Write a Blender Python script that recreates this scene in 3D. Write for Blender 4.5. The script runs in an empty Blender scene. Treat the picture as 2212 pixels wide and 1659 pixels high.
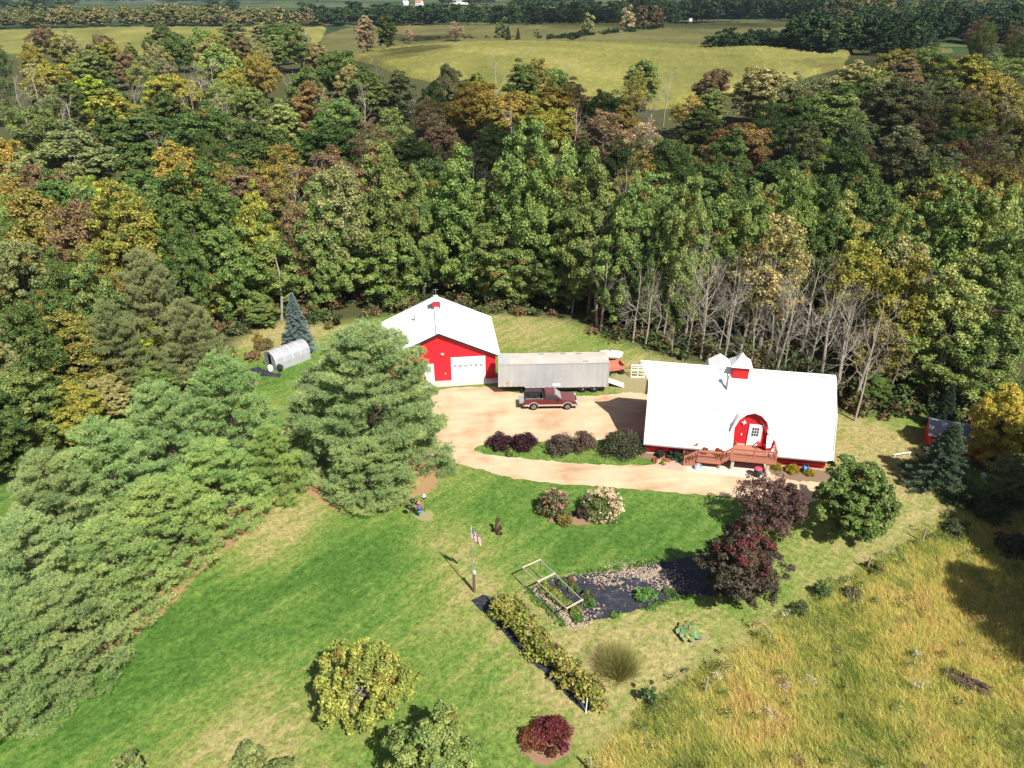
import bpy, bmesh, math, random
import numpy as np
from mathutils import Vector, Matrix, geometry

S = bpy.context.scene
COL = S.collection
R = math.radians
# ------------------------------------------------------------------ camera, sky, sun, exposure
F, CX, CY, H = 1536.0, 1106.0, 829.5, 38.0            # focal length and centre in the pixels of a 2212 px wide view
PITCH = R(28.5)
cam_d = bpy.data.cameras.new("camera")
cam_d.sensor_fit = 'HORIZONTAL'; cam_d.sensor_width = 36.0; cam_d.lens = 36.0 * F / 2212.0
cam_d.clip_start = 0.5; cam_d.clip_end = 20000
cam = bpy.data.objects.new("camera", cam_d); COL.objects.link(cam)
cam.location = (0, 0, H); cam.rotation_euler = (R(90) - PITCH, 0, 0)
S.camera = cam

SUN = Vector((0.46, -0.69, 1.0))
W = bpy.data.worlds.new("World"); S.world = W; W.use_nodes = True
nt = W.node_tree
sky = nt.nodes.new("ShaderNodeTexSky"); sky.sky_type = 'NISHITA'; sky.sun_disc = False
sky.sun_elevation = math.atan2(1.0, math.hypot(SUN.x, SUN.y)); sky.sun_rotation = math.atan2(SUN.x, SUN.y)
sky.air_density = 1.0; sky.dust_density = 1.5
bgn = nt.nodes["Background"]; bgn.inputs[1].default_value = 0.062
nt.links.new(sky.outputs[0], bgn.inputs[0])
sd = bpy.data.lights.new("sun", 'SUN'); sd.energy = 5.0; sd.angle = R(0.5); sd.color = (1.0, 0.955, 0.88)
so = bpy.data.objects.new("sun", sd); COL.objects.link(so)
so.rotation_euler = SUN.to_track_quat('Z', 'Y').to_euler(); so.location = (60, -90, 130)
S.view_settings.view_transform = 'Standard'; S.view_settings.look = 'None'
S.view_settings.gamma = 1.0; S.view_settings.exposure = 0.66
S.cycles.max_bounces = 5; S.cycles.diffuse_bounces = 3; S.cycles.transmission_bounces = 4
S.cycles.volume_bounces = 0; S.cycles.transparent_max_bounces = 14
S.cycles.caustics_reflective = False; S.cycles.caustics_refractive = False

# ------------------------------------------------------------------ pixel (of a 2212x1659 view) -> world
CP, SP = math.cos(PITCH), math.sin(PITCH)
def ray(px, py):
    u = (px - CX) / F; v = (CY - py) / F
    return Vector((u, CP + v * SP, -SP + v * CP))
def at(px, py, z=0.0):
    d = ray(px, py); t = (z - H) / d.z
    return Vector((d.x * t, d.y * t, z))
def aty(px, py, Y):
    d = ray(px, py); t = Y / d.y
    return Vector((d.x * t, Y, H + d.z * t))
def proj(x, y, z):
    dz = z - H; dep = y * CP - dz * SP; up = y * SP + dz * CP
    return CX + F * x / dep, CY - F * up / dep

# ------------------------------------------------------------------ terrain
_ty = np.array([-400, 0, 88, 108, 130, 158, 195, 240, 300, 340, 380, 430, 470, 520, 600, 800, 1000, 1500, 2200, 3500, 7000.])
_tz = np.array([0, 0, 0, -.8, -3, -2.5, 1.5, 6, 9.5, 10, 9.5, 8.3, 8, 10.5, 15, 16, 19, 25, 31, 33, 28.])
def terrain(x, y):
    x = np.asarray(x, float); y = np.asarray(y, float)
    z = np.interp(y, _ty, _tz)
    for k in (-.5, .5):                                     # soften the profile's corners a little
        z = z * .5 + .5 * np.interp(y + k * np.maximum(8, y * .06) * (y > 88), _ty, _tz)
    far = np.clip((y - 92) / 60, 0, 1)
    z = z + far * 9.8 * np.exp(-((x + 5) / np.where(x < -5, 52, 95)) ** 2 / 2 - ((y - 370) / np.where(y < 370, 85, 55)) ** 2 / 2)
    z = z + far * 5.5 * np.exp(-((x - 190) / 120) ** 2 / 2 - ((y - 590) / 90) ** 2 / 2)
    z = z + far * 3 * np.exp(-((x - 210) / 70) ** 2 / 2 - ((y - 290) / 90) ** 2 / 2)
    z = z + far * 1.2 * np.sin(x * .021 + y * .012) * np.clip((y - 92) / 200, 0, 1)
    ff = np.clip((y - 1200) / 1500, 0, 1)
    z = z + ff * (16 * np.sin(x * .0016 + 1.3) + 9 * np.sin(x * .0041 + y * .0011) + 5 * np.sin(x * .009)) - ff * 9 * np.clip(x / 900, -1, 1.5)
    return z
def tz(x, y): return float(terrain(x, y))
def att(px, py, h=0.0):
    """first point on the ray that is h metres above the terrain"""
    d = ray(px, py); ys = np.concatenate([np.arange(18, 300, .5), np.arange(300, 3500, 3.)])
    t = ys / d.y; zz = H + d.z * t; g = terrain(d.x * t, ys) + h
    k = int(np.argmax(zz <= g))
    if zz[k] > g[k]: k = len(ys) - 1
    return Vector((d.x * t[k], ys[k], float(g[k]) - h))

# ------------------------------------------------------------------ objects, tags
def tag(o, label=None, cat=None, group=None, kind=None):
    if label: o['label'] = label
    if cat: o['category'] = cat
    if group: o['group'] = group
    if kind: o['kind'] = kind
    return o
def link(name, me, parent=None, mats=()):
    o = bpy.data.objects.new(name, me); COL.objects.link(o)
    for m in mats: me.materials.append(m)
    if parent is not None: o.parent = parent
    return o
def thing(name, label, cat, loc=(0, 0, 0), rz=0.0, group=None):
    o = bpy.data.objects.new(name, None); COL.objects.link(o); o.empty_display_size = .3
    o.location = loc; o.rotation_euler = (0, 0, rz)
    return tag(o, label, cat, group)
def copy_tree(o, parent=None):
    c = o.copy(); COL.objects.link(c)
    if parent is not None: c.parent = parent
    for ch in o.children: copy_tree(ch, c)
    return c

def np_mesh(name, V, Fq, attrs=None, smooth=False):
    """V (n,3); Fq (m,k) all faces of k corners; attrs: name -> per-face floats"""
    me = bpy.data.meshes.new(name); V = np.ascontiguousarray(V, np.float32); Fq = np.ascontiguousarray(Fq, np.int32)
    n, (m, k) = len(V), Fq.shape
    me.vertices.add(n); me.vertices.foreach_set("co", V.ravel())
    me.loops.add(m * k); me.loops.foreach_set("vertex_index", Fq.ravel())
    me.polygons.add(m); me.polygons.foreach_set("loop_start", np.arange(0, m * k, k, dtype=np.int32))
    try: me.polygons.foreach_set("loop_total", np.full(m, k, np.int32))
    except Exception: pass
    me.update(calc_edges=True)
    for a, v in (attrs or {}).items():
        at_ = me.attributes.new(a, 'FLOAT', 'POINT' if len(v) == n and len(v) != m else 'FACE'); at_.data.foreach_set("value", np.ascontiguousarray(v, np.float32))
    if smooth: me.polygons.foreach_set("use_smooth", np.ones(m, bool))
    return me

class MB:
    """collects simple solids and links them as ONE mesh object"""
    def __init__(s): s.v = []; s.f = []; s.mi = []; s.m = 0; s.M = Matrix()
    def mat(s, i): s.m = i; return s
    def add(s, vs, fs):
        b = len(s.v); s.v += [tuple(s.M @ Vector(p)) for p in vs]
        for f in fs: s.f.append([b + i for i in f]); s.mi.append(s.m)
        return s
    def box(s, c, d, rz=0.0, ry=0.0, rx=0.0):
        T = Matrix.Translation(c) @ Matrix.Rotation(rz, 4, 'Z') @ Matrix.Rotation(ry, 4, 'Y') @ Matrix.Rotation(rx, 4, 'X')
        x, y, z = d[0] / 2, d[1] / 2, d[2] / 2
        P = [T @ Vector(p) for p in ((-x, -y, -z), (x, -y, -z), (x, y, -z), (-x, y, -z), (-x, -y, z), (x, -y, z), (x, y, z), (-x, y, z))]
        return s.add(P, [(0, 3, 2, 1), (4, 5, 6, 7), (0, 1, 5, 4), (1, 2, 6, 5), (2, 3, 7, 6), (3, 0, 4, 7)])
    def bb(s, lo, hi): return s.box([(a + b) / 2 for a, b in zip(lo, hi)], [b - a for a, b in zip(lo, hi)])
    def bar(s, p, q, w, h=None):
        p, q = Vector(p), Vector(q); d = q - p; L = d.length; h = h or w
        up = Vector((0, 0, 1)) if abs(d.normalized().z) < .95 else Vector((0, 1, 0))
        X = d.normalized(); Y = up.cross(X).normalized(); Z = X.cross(Y)
        P = [p + X * (L if i else 0) + Y * (a * w / 2) + Z * (b * h / 2) for i in (0, 1) for a, b in ((-1, -1), (1, -1), (1, 1), (-1, 1))]
        return s.add(P, [(0, 3, 2, 1), (4, 5, 6, 7), (0, 1, 5, 4), (1, 2, 6, 5), (2, 3, 7, 6), (3, 0, 4, 7)])
    def tube(s, pts, rs, n=6):
        pts = [Vector(p) for p in pts]; rs = rs if hasattr(rs, '__len__') else [rs] * len(pts)
        V = []; Fs = []
        for i, p in enumerate(pts):
            d = (pts[min(i + 1, len(pts) - 1)] - pts[max(i - 1, 0)]).normalized()
            a = d.cross(Vector((0, 0, 1)) if abs(d.z) < .9 else Vector((1, 0, 0))).normalized(); b = d.cross(a)
            V += [p + (a * math.cos(6.2832 * k / n) + b * math.sin(6.2832 * k / n)) * rs[i] for k in range(n)]
        for i in range(len(pts) - 1):
            for k in range(n): Fs.append((i * n + k, i * n + (k + 1) % n, (i + 1) * n + (k + 1) % n, (i + 1) * n + k))
        Fs.append(tuple(range(n))[::-1]); Fs.append(tuple((len(pts) - 1) * n + k for k in range(n)))
        return s.add(V, Fs)
    def lathe(s, prof, c=(0, 0, 0), n=16, axis='Z'):
        V = []; Fs = []
        for r, z in prof:
            for k in range(n):
                a = 6.28318 * k / n; p = (r * math.cos(a), r * math.sin(a), z)
                if axis == 'Y': p = (p[0], p[2], p[1])
                if axis == 'X': p = (p[2], p[0], p[1])
                V.append(Vector(p) + Vector(c))
        for i in range(len(prof) - 1):
            for k in range(n): Fs.append((i * n + k, i * n + (k + 1) % n, (i + 1) * n + (k + 1) % n, (i + 1) * n + k))
        Fs.append(tuple(range(n))); Fs.append(tuple((len(prof) - 1) * n + k for k in range(n))[::-1])
        return s.add(V, Fs)
    def prism(s, poly, a0, a1, axis='Y'):
        """polygon (u,v) extruded along an axis; axis Y: (u,v)=(x,z); X: (y,z); Z: (x,y)"""
        def mk(u, v, a): return {'Y': (u, a, v), 'X': (a, u, v), 'Z': (u, v, a)}[axis]
        n = len(poly); V = [mk(u, v, a0) for u, v in poly] + [mk(u, v, a1) for u, v in poly]
        tri = geometry.tessellate_polygon([[Vector((u, v, 0)) for u, v in poly]])
        Fs = [tuple(t) for t in tri] + [tuple(i + n for i in t[::-1]) for t in tri]
        Fs += [(i, (i + 1) % n, (i + 1) % n + n, i + n) for i in range(n)]
        return s.add(V, Fs)
    def build(s, name, mats, parent=None, smooth=False, bevel=0.0):
        me = bpy.data.meshes.new(name); me.from_pydata([tuple(p) for p in s.v], [], s.f); me.update()
        bm = bmesh.new(); bm.from_mesh(me); bmesh.ops.recalc_face_normals(bm, faces=bm.faces); bm.to_mesh(me); bm.free()
        mats = mats if isinstance(mats, (list, tuple)) else [mats]
        o = link(name, me, parent, mats)
        if len(mats) > 1: me.polygons.foreach_set("material_index", s.mi)
        if smooth: me.polygons.foreach_set("use_smooth", [True] * len(me.polygons))
        if bevel:
            b = o.modifiers.new("bevel", 'BEVEL'); b.width = bevel; b.segments = 2; b.limit_method = 'ANGLE'; b.angle_limit = R(35)
        return o

# ------------------------------------------------------------------ materials
class NT:
    def __init__(s, name):
        s.m = bpy.data.materials.new(name); s.m.use_nodes = True; s.t = s.m.node_tree; s.n = s.t.nodes
        s.b = s.n["Principled BSDF"]; s.out = s.n["Material Output"]
    def node(s, typ, **kw):
        n = s.n.new(typ)
        for k, v in kw.items(): setattr(n, k, v)
        return n
    def put(s, sock, v):
        if isinstance(v, bpy.types.NodeSocket): s.t.links.new(v, sock)
        elif v is not None:
            if sock.type == 'RGBA' and len(v) == 3: v = (*v, 1)
            sock.default_value = v
    def coords(s, kind='Object'): return s.node('ShaderNodeTexCoord').outputs[kind]
    def world(s): return s.node('ShaderNodeNewGeometry').outputs['Position']
    def mapping(s, vec, scale=(1, 1, 1), rot=(0, 0, 0)):
        if any(rot): vec = s._rot(vec, rot); rot = (0, 0, 0)
        n = s.node('ShaderNodeMapping'); s.put(n.inputs['Vector'], vec); n.inputs['Scale'].default_value = scale; n.inputs['Rotation'].default_value = rot; return n.outputs[0]
    def _rot(s, vec, rot):
        n = s.node('ShaderNodeMapping'); s.put(n.inputs['Vector'], vec); n.inputs['Rotation'].default_value = rot; return n.outputs[0]
    def noise(s, vec, scale, detail=3.0, rough=.55, dist=0.0):
        n = s.node('ShaderNodeTexNoise'); s.put(n.inputs['Vector'], vec); n.inputs['Scale'].default_value = scale
        n.inputs['Detail'].default_value = detail; n.inputs['Roughness'].default_value = rough; n.inputs['Distortion'].default_value = dist; return n.outputs[0]
    def voronoi(s, vec, scale, out='Distance'):
        n = s.node('ShaderNodeTexVoronoi'); s.put(n.inputs['Vector'], vec); n.inputs['Scale'].default_value = scale; return n.outputs[out]
    def ramp(s, fac, stops, interp='LINEAR'):
        n = s.node('ShaderNodeValToRGB'); e = n.color_ramp.elements; n.color_ramp.interpolation = interp
        while len(e) < len(stops): e.new(.5)
        for el, (p, c) in zip(e, stops):
            el.position = p; el.color = (*c, 1) if hasattr(c, '__len__') else (c, c, c, 1)
        s.put(n.inputs[0], fac); return n.outputs[0]
    def mix(s, fac, a, b, mode='MIX'):
        n = s.node('ShaderNodeMix', data_type='RGBA', blend_type=mode); s.put(n.inputs[0], fac); s.put(n.inputs[6], a); s.put(n.inputs[7], b); return n.outputs[2]
    def math(s, op, a, b=None, c=None, clamp=False):
        n = s.node('ShaderNodeMath', operation=op, use_clamp=clamp); s.put(n.inputs[0], a); s.put(n.inputs[1], b); s.put(n.inputs[2], c); return n.outputs[0]
    def attr(s, name): return s.node('ShaderNodeAttribute', attribute_name=name).outputs['Fac']
    def hsv(s, col, h=None, sa=None, v=None):
        n = s.node('ShaderNodeHueSaturation'); s.put(n.inputs['Color'], col); s.put(n.inputs['Hue'], h); s.put(n.inputs['Saturation'], sa); s.put(n.inputs['Value'], v); return n.outputs[0]
    def bump(s, hgt, strength=.5, dist=.05):
        n = s.node('ShaderNodeBump'); s.put(n.inputs['Height'], hgt); n.inputs['Strength'].default_value = strength; n.inputs['Distance'].default_value = dist
        s.t.links.new(n.outputs[0], s.b.inputs['Normal']); return n
    def base(s, col, rough=.8, spec=.3, metal=0.0):
        s.put(s.b.inputs['Base Color'], col); s.put(s.b.inputs['Roughness'], rough); s.put(s.b.inputs['Specular IOR Level'], spec); s.put(s.b.inputs['Metallic'], metal); return s.m

def plain(name, col, rough=.7, var=.12, scale=3.0, metal=0.0, spec=.3, bump=0.0):
    k = NT(name); c = k.coords()
    n = k.noise(c, scale, 4, .6)
    v = k.math('MULTIPLY_ADD', n, 2 * var, 1 - var)
    m = k.base(k.hsv(col, .5, 1, v), rough, spec, metal)
    if bump: k.bump(k.noise(c, scale * 12, 3), bump, .02)
    return m

def leaf_mat(name, trans=.3, hue=.03, val=.5, clumpval=.35, warm=.0):
    """colour comes from the object; each leaf and each clump varies a little"""
    k = NT(name); oi = k.node('ShaderNodeObjectInfo'); leaf = k.attr('leaf'); cl = k.attr('clump')
    h = k.math('MULTIPLY_ADD', leaf, hue, .5 - hue / 2); h = k.math('ADD', h, k.math('MULTIPLY_ADD', cl, -hue * 1.2, hue * .6))
    v = k.math('MULTIPLY', k.math('MULTIPLY_ADD', leaf, val, 1 - val / 2), k.math('MULTIPLY_ADD', cl, clumpval, 1 - clumpval / 2))
    c = k.hsv(oi.outputs['Color'], h, 1, v)
    if warm:
        c = k.mix(k.math('MULTIPLY', k.math('GREATER_THAN', k.math('FRACT', k.math('ADD', k.math('MULTIPLY', cl, 7.3), oi.outputs['Random'])), 1 - warm), .75), c, (.22, .15, .035))
    k.base(c, .5, .22)
    tr = k.node('ShaderNodeBsdfTranslucent'); k.put(tr.inputs[0], k.hsv(c, .49, 1.1, 1.25))
    mx = k.node('ShaderNodeMixShader'); mx.inputs[0].default_value = trans
    k.t.links.new(k.b.outputs[0], mx.inputs[1]); k.t.links.new(tr.outputs[0], mx.inputs[2]); k.t.links.new(mx.outputs[0], k.out.inputs[0])
    return k.m

def ribbed(name, col, step=.23, axis=0, rough=.45, depth=.5, var=.06, metal=0.0):
    """ribbed sheet metal or boards: narrow raised lines across an axis of the object's own space"""
    k = NT(name); c = k.coords(); sx = k.node('ShaderNodeSeparateXYZ'); k.put(sx.inputs[0], c)
    f = k.math('FRACT', k.math('DIVIDE', sx.outputs[axis], step))
    e = k.math('ABSOLUTE', k.math('SUBTRACT', f, .5)); r = k.ramp(e, [(.40, 0), (.48, 1)])
    n = k.noise(c, .7, 4, .6); n2 = k.noise(k.mapping(c, (3, 3, .4)), 2.0, 3)
    v = k.math('MULTIPLY_ADD', k.math('ADD', n, n2), var, 1 - var)
    m = k.base(k.hsv(col, .5, 1, v), rough, .4, metal); k.bump(r, depth, .03); return m

M = {}
M['bark'] = plain('bark', (.11, .085, .065), .95, .35, 4, bump=.6)
M['palebark'] = plain('pale bark', (.36, .315, .255), .9, .25, 3)
M['greybark'] = plain('grey bark', (.21, .18, .16), .9, .25, 3)
M['leaf'] = leaf_mat('leaves', .2, .035, .75, .45, .03)
M['autumn'] = leaf_mat('autumn leaves', .22, .05, .7, .4)
M['needle'] = leaf_mat('needles', .2, .03, .6, .35, .0)
M['white'] = plain('white painted metal', (.82, .82, .82), .4, .03, 2)
M['trim'] = plain('white trim', (.8, .8, .78), .5, .04, 4)
M['red'] = ribbed('red ribbed siding', (.70, .016, .03), .23, 0, .5, .5)
M['redboard'] = ribbed('red vertical boards', (.60, .016, .026), .3, 0, .6, .8, .12)
M['redpaint'] = plain('red paint', (.55, .02, .025), .5, .08, 3)
M['roof'] = ribbed('white ribbed roof metal', (.83, .83, .825), .3, 0, .38, .35, .04)
M['barnroof'] = ribbed('white ribbed steel roof', (.83, .83, .825), .3, 1, .38, .35, .04)
M['dark'] = plain('dark metal', (.02, .02, .022), .5, .1)
M['black'] = plain('black rubber', (.018, .018, .018), .75, .2, 6)
M['glass'] = plain('dark window glass', (.03, .04, .045), .08, .1, 2, spec=.6)
M['paleglass'] = plain('pale reflecting glass', (.25, .3, .28), .12, .25, 1.5, spec=.6)
M['grey'] = plain('grey galvanised metal', (.42, .43, .44), .45, .12, 2, .5)
M['concrete'] = plain('concrete', (.47, .44, .39), .9, .12, 1.2, bump=.3)
M['deck'] = ribbed('stained deck boards', (.42, .17, .11), .14, 0, .7, .8, .1)
M['deckrail'] = plain('stained deck timber', (.43, .175, .115), .7, .12, 4)
M['wood'] = plain('weathered grey wood', (.34, .30, .25), .9, .25, 5, bump=.4)
M['palewood'] = plain('pale timber', (.5, .44, .36), .85, .18, 5)
M['brownwood'] = plain('brown timber', (.16, .1, .065), .85, .2, 5)

# ------------------------------------------------------------------ ground
def pip(poly, x, y):
    """points in polygon and signed distance (inside positive)"""
    P = np.array([(p[0], p[1]) for p in poly]); x = np.asarray(x, float); y = np.asarray(y, float)
    ins = np.zeros(x.shape, bool); d = np.full(x.shape, 1e9)
    for (x0, y0), (x1, y1) in zip(P, np.roll(P, -1, 0)):
        c = ((y0 > y) != (y1 > y)) & (x < (x1 - x0) * (y - y0) / ((y1 - y0) or 1e-9) + x0); ins ^= c
        L2 = (x1 - x0) ** 2 + (y1 - y0) ** 2 or 1e-9; t = np.clip(((x - x0) * (x1 - x0) + (y - y0) * (y1 - y0)) / L2, 0, 1)
        d = np.minimum(d, np.hypot(x - x0 - t * (x1 - x0), y - y0 - t * (y1 - y0)))
    return np.where(ins, d, -d)
def PX(pts, z=0.0): return [at(px, py, z) for px, py in pts]
def PXT(pts): return [att(px, py) for px, py in pts]

# the wood starts beyond this line (left to right), and reaches back to the fields
WOOD = PX([(-60, 1130), (20, 1010), (130, 950), (330, 850), (470, 770), (540, 716), (620, 690), (720, 700), (850, 672), (1060, 672), (1220, 690), (1320, 728), (1450, 776), (1580, 810),
           (1720, 848), (1830, 895), (1960, 890), (2080, 900), (2110, 1010), (2190, 1030), (2300, 1040)]) + [Vector((150, 60, 0)), Vector((420, 330, 0)), Vector((230, 420, 0)), Vector((140, 235, 0)), Vector((40, 232, 0)), Vector((-40, 240, 0)), Vector((-90, 330, 0)), Vector((-330, 330, 0)), Vector((-140, 60, 0))]
LITTER = PX([(660, 1060), (600, 1080), (560, 1130), (480, 1190), (400, 1270), (360, 1320), (250, 1400), (120, 1500), (-40, 1620), (-40, 1500), (200, 1300), (420, 1120), (560, 1000), (700, 960), (900, 960), (960, 1010), (930, 1060), (850, 1090), (790, 1112), (720, 1100)])
MEADOW = PX([(1215, 1720), (1280, 1615), (1400, 1515), (1535, 1428), (1670, 1340), (1790, 1265), (1880, 1215), (1960, 1165), (2060, 1110), (2160, 1085), (2300, 1060), (2600, 1100), (2700, 1720)])
xs = np.concatenate([-70 - np.cumsum(1.5 * 1.085 ** np.arange(70))[::-1], np.arange(-70, 70.01, .7), 70 + np.cumsum(1.5 * 1.085 ** np.arange(70))])
ys = np.concatenate([np.arange(-60, 14, 8.), np.arange(14, 112, .7), 112 + np.cumsum(.9 * 1.05 ** np.arange(122))])
GX, GY = np.meshgrid(xs, ys); gx, gy = GX.ravel(), GY.ravel(); gz = terrain(gx, gy)
nx, ny = len(xs), len(ys)
idx = np.arange(nx * ny).reshape(ny, nx)
faces = np.stack([idx[:-1, :-1], idx[:-1, 1:], idx[1:, 1:], idx[1:, :-1]], -1).reshape(-1, 4)
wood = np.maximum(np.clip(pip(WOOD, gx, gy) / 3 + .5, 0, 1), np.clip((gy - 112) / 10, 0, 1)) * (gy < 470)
litter = np.clip(pip(LITTER, gx, gy) / 1.6 + .6, 0, 1)
meadow = np.clip(pip(MEADOW, gx, gy) / 2 + .5, 0, 1)
dry = np.full(gx.shape, .33)
for px, py, rr, a in [(1340, 1420, 5, .6), (1560, 1420, 4, .45), (1240, 1450, 3, .4), (1150, 710, 9, .75), (1000, 1210, 3.2, .55), (940, 1140, 3, .5), (640, 1110, 3.5, .8), (560, 1180, 2.5, .6), (1080, 1440, 4, .12),
                      (880, 1030, 3, .5), (1000, 1040, 2.5, .35), (620, 1590, 4, .55), (420, 1640, 4, .4), (900, 1330, 3.5, .22), (1100, 1330, 3, .45), (560, 740, 4, .7), (600, 700, 4, .7), (700, 705, 4, .6), (1820, 950, 4, .9), (1900, 970, 5, .7), (1980, 1090, 5, .6), (1880, 1180, 4, .45), (1780, 1230, 4, .4), (1400, 790, 4, .65), (1380, 840, 3, .6), (1450, 1560, 4, .3), (1550, 860, 6, .6), (560, 880, 4, .3), (1700, 1400, 4, .3),
                      (720, 1200, 4, -.3), (1080, 1090, 3, -.3), (960, 1090, 3, -.3), (1450, 1170, 5, -.28), (300, 1430, 4, -.3), (700, 1500, 4, -.02), (1050, 1400, 3, -.12), (480, 1380, 4, -.25), (120, 1600, 4, -.15), (860, 1180, 3, -.25), (1250, 1190, 4, -.2), (1340, 745, 6, -.1), (560, 820, 3, -.3), (1180, 760, 5, -.1), (820, 1250, 4, -.18), (1150, 1600, 4, .06)]:
    p = at(px, py); dry += a * .85 * np.exp(-((gx - p.x) ** 2 + (gy - p.y) ** 2) / (2 * rr * rr) * 1.3)
dry = np.clip(dry, 0, 1)
k = NT('ground of grass and woodland floor'); w = k.world()
n1 = k.noise(w, .35, 5, .62, .6); n2 = k.noise(w, 1.7, 4, .65, .4); n3 = k.noise(w, 9, 3, .7); n4 = k.noise(k.mapping(w, (.3, 1, 1), (0, 0, R(-46))), 1.1, 3, .6)
mow = k.noise(k.mapping(w, (.1, 1.1, 1), (0, 0, R(-46))), 1.0, 2, .5)
d = k.math('ADD', k.attr('dry'), k.math('MULTIPLY', k.math('SUBTRACT', n1, .5), .8)); d = k.math('ADD', d, k.math('MULTIPLY', k.math('SUBTRACT', n2, .5), .8)); d = k.math('ADD', d, k.math('MULTIPLY', k.math('SUBTRACT', k.math('ADD', mow, n4), 1.0), .8)); d = k.math('ADD', d, k.math('MULTIPLY', k.math('SUBTRACT', n3, .5), .5))
c = k.ramp(d, [(.0, (.062, .135, .022)), (.28, (.10, .18, .033)), (.5, (.145, .205, .044)), (.75, (.205, .23, .062)), (1.0, (.31, .27, .11))])
n5 = k.noise(w, 2.1, 8, .82, .3); n6 = k.noise(k.mapping(w, (.75, 1, 1), (0, 0, R(-46))), 4.2, 6, .85)
c = k.hsv(c, k.math('MULTIPLY_ADD', n6, -.05, .525), 1, k.math('MAXIMUM', k.math('ADD', k.math('MULTIPLY_ADD', n5, 2.6, -.8), k.math('MULTIPLY_ADD', n6, 2.8, -.9)), .3))
lit = k.ramp(k.math('ADD', k.attr('litter'), k.math('MULTIPLY', k.math('SUBTRACT', k.math('ADD', n2, n1), 1.0), .9)), [(.45, 0), (.62, 1)])
c = k.mix(lit, c, k.ramp(n3, [(.3, (.27, .16, .075)), (.7, (.40, .26, .13))]))
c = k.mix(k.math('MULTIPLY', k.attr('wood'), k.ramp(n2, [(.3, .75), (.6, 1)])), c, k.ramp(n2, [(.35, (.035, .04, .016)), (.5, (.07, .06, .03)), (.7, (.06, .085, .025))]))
c = k.mix(k.attr('meadow'), c, k.ramp(n2, [(.35, (.16, .17, .05)), (.6, (.32, .27, .09))]))
far = k.attr('far')
fpatch = k.voronoi(k.mapping(w, (.0032, .0055, 1), (0, 0, .35)), 1.0, 'Color')
fn = k.noise(w, .018, 6, .7); fcol = k.mix(.35, k.ramp(fn, [(.4, (.02, .045, .016)), (.55, (.035, .065, .022)), (.66, (.12, .13, .05))]), k.ramp(fpatch, [(.3, (.018, .045, .016)), (.55, (.08, .13, .04)), (.7, (.2, .19, .08))], 'CONSTANT'))
c = k.mix(far, c, fcol)
gm = k.base(c, .95, .1); k.bump(k.math('ADD', n3, k.noise(w, 28, 2)), .6, .05)
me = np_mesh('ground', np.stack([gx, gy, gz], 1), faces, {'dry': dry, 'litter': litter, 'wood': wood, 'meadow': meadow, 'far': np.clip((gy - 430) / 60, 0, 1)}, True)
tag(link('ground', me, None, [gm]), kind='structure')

# ------------------------------------------------------------------ flat sheets on the ground
rng = random.Random(7)
def wobble(poly, step=.5, amp=.12, seed=1):
    r = random.Random(seed); out = []
    n = len(poly)
    for i in range(n):
        a, b = Vector(poly[i]), Vector(poly[(i + 1) % n]); m = max(1, int((b - a).length / step))
        for j in range(m):
            p = a.lerp(b, j / m); out.append((p.x + r.gauss(0, amp), p.y + r.gauss(0, amp)))
    return out
def smooth_poly(poly, it=2):
    P = [Vector((p[0], p[1])) for p in poly]
    for _ in range(it):
        Q = []
        for i in range(len(P)):
            a, b = P[i], P[(i + 1) % len(P)]; Q += [a * .75 + b * .25, a * .25 + b * .75]
        P = Q
    return P
def sheet(name, poly, z, mat, holes=(), kind='structure', drop=.05):
    loops = [[Vector((p[0], p[1], 0)) for p in poly]] + [[Vector((p[0], p[1], 0)) for p in h] for h in holes]
    tri = geometry.tessellate_polygon(loops); V = [v for l in loops for v in l]
    me = bpy.data.meshes.new(name); n = len(V); Fs = [tuple(t) for t in tri]
    VV = [(v.x, v.y, z) for v in V] + [(v.x, v.y, z - drop) for v in V]; o = 0
    for l in loops:
        m = len(l); Fs += [(o + i, o + (i + 1) % m, n + o + (i + 1) % m, n + o + i) for i in range(m)]; o += m
    me.from_pydata(VV, [], Fs); me.update()
    bm = bmesh.new(); bm.from_mesh(me); bmesh.ops.recalc_face_normals(bm, faces=bm.faces)
    for f in bm.faces:
        if abs(f.normal.z) > .9 and f.normal.z < 0: f.normal_flip()
    bm.to_mesh(me); bm.free()
    o = link(name, me, None, [mat])
    if kind: o['kind'] = kind
    return o

k = NT('gravel'); w = k.world(); a = k.noise(w, .28, 4, .6, .5); b = k.noise(w, 2.2, 4, .65); e = k.noise(w, 16, 3, .7); tr = k.noise(k.mapping(w, (.35, 1.5, 1), (0, 0, R(-6))), .7, 3)
c = k.ramp(k.math('ADD', k.math('MULTIPLY', a, .6), k.math('MULTIPLY', tr, .4)), [(.34, (.40, .25, .145)), (.46, (.54, .37, .23)), (.6, (.60, .45, .30))])
c = k.mix(k.ramp(b, [(.6, 0), (.75, .6)]), c, (.38, .29, .17)); c = k.hsv(c, .5, 1, k.math('MULTIPLY_ADD', e, .7, .65))
M['gravel'] = k.base(c, .95, .15); k.bump(k.math('ADD', e, k.voronoi(w, 14)), .5, .04)
drive = smooth_poly(PX([(925, 842), (1072, 832), (1100, 848), (1180, 856), (1300, 856), (1400, 842), (1470, 930), (1470, 985), (1560, 985), (1660, 998), (1750, 1012), (1790, 1060), (1760, 1092), (1600, 1074), (1450, 1064), (1330, 1052), (1200, 1045), (1110, 1034), (1040, 1016), (975, 995), (900, 985), (760, 985), (570, 952), (575, 928), (760, 930), (880, 900), (935, 870)]), 2)
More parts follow.
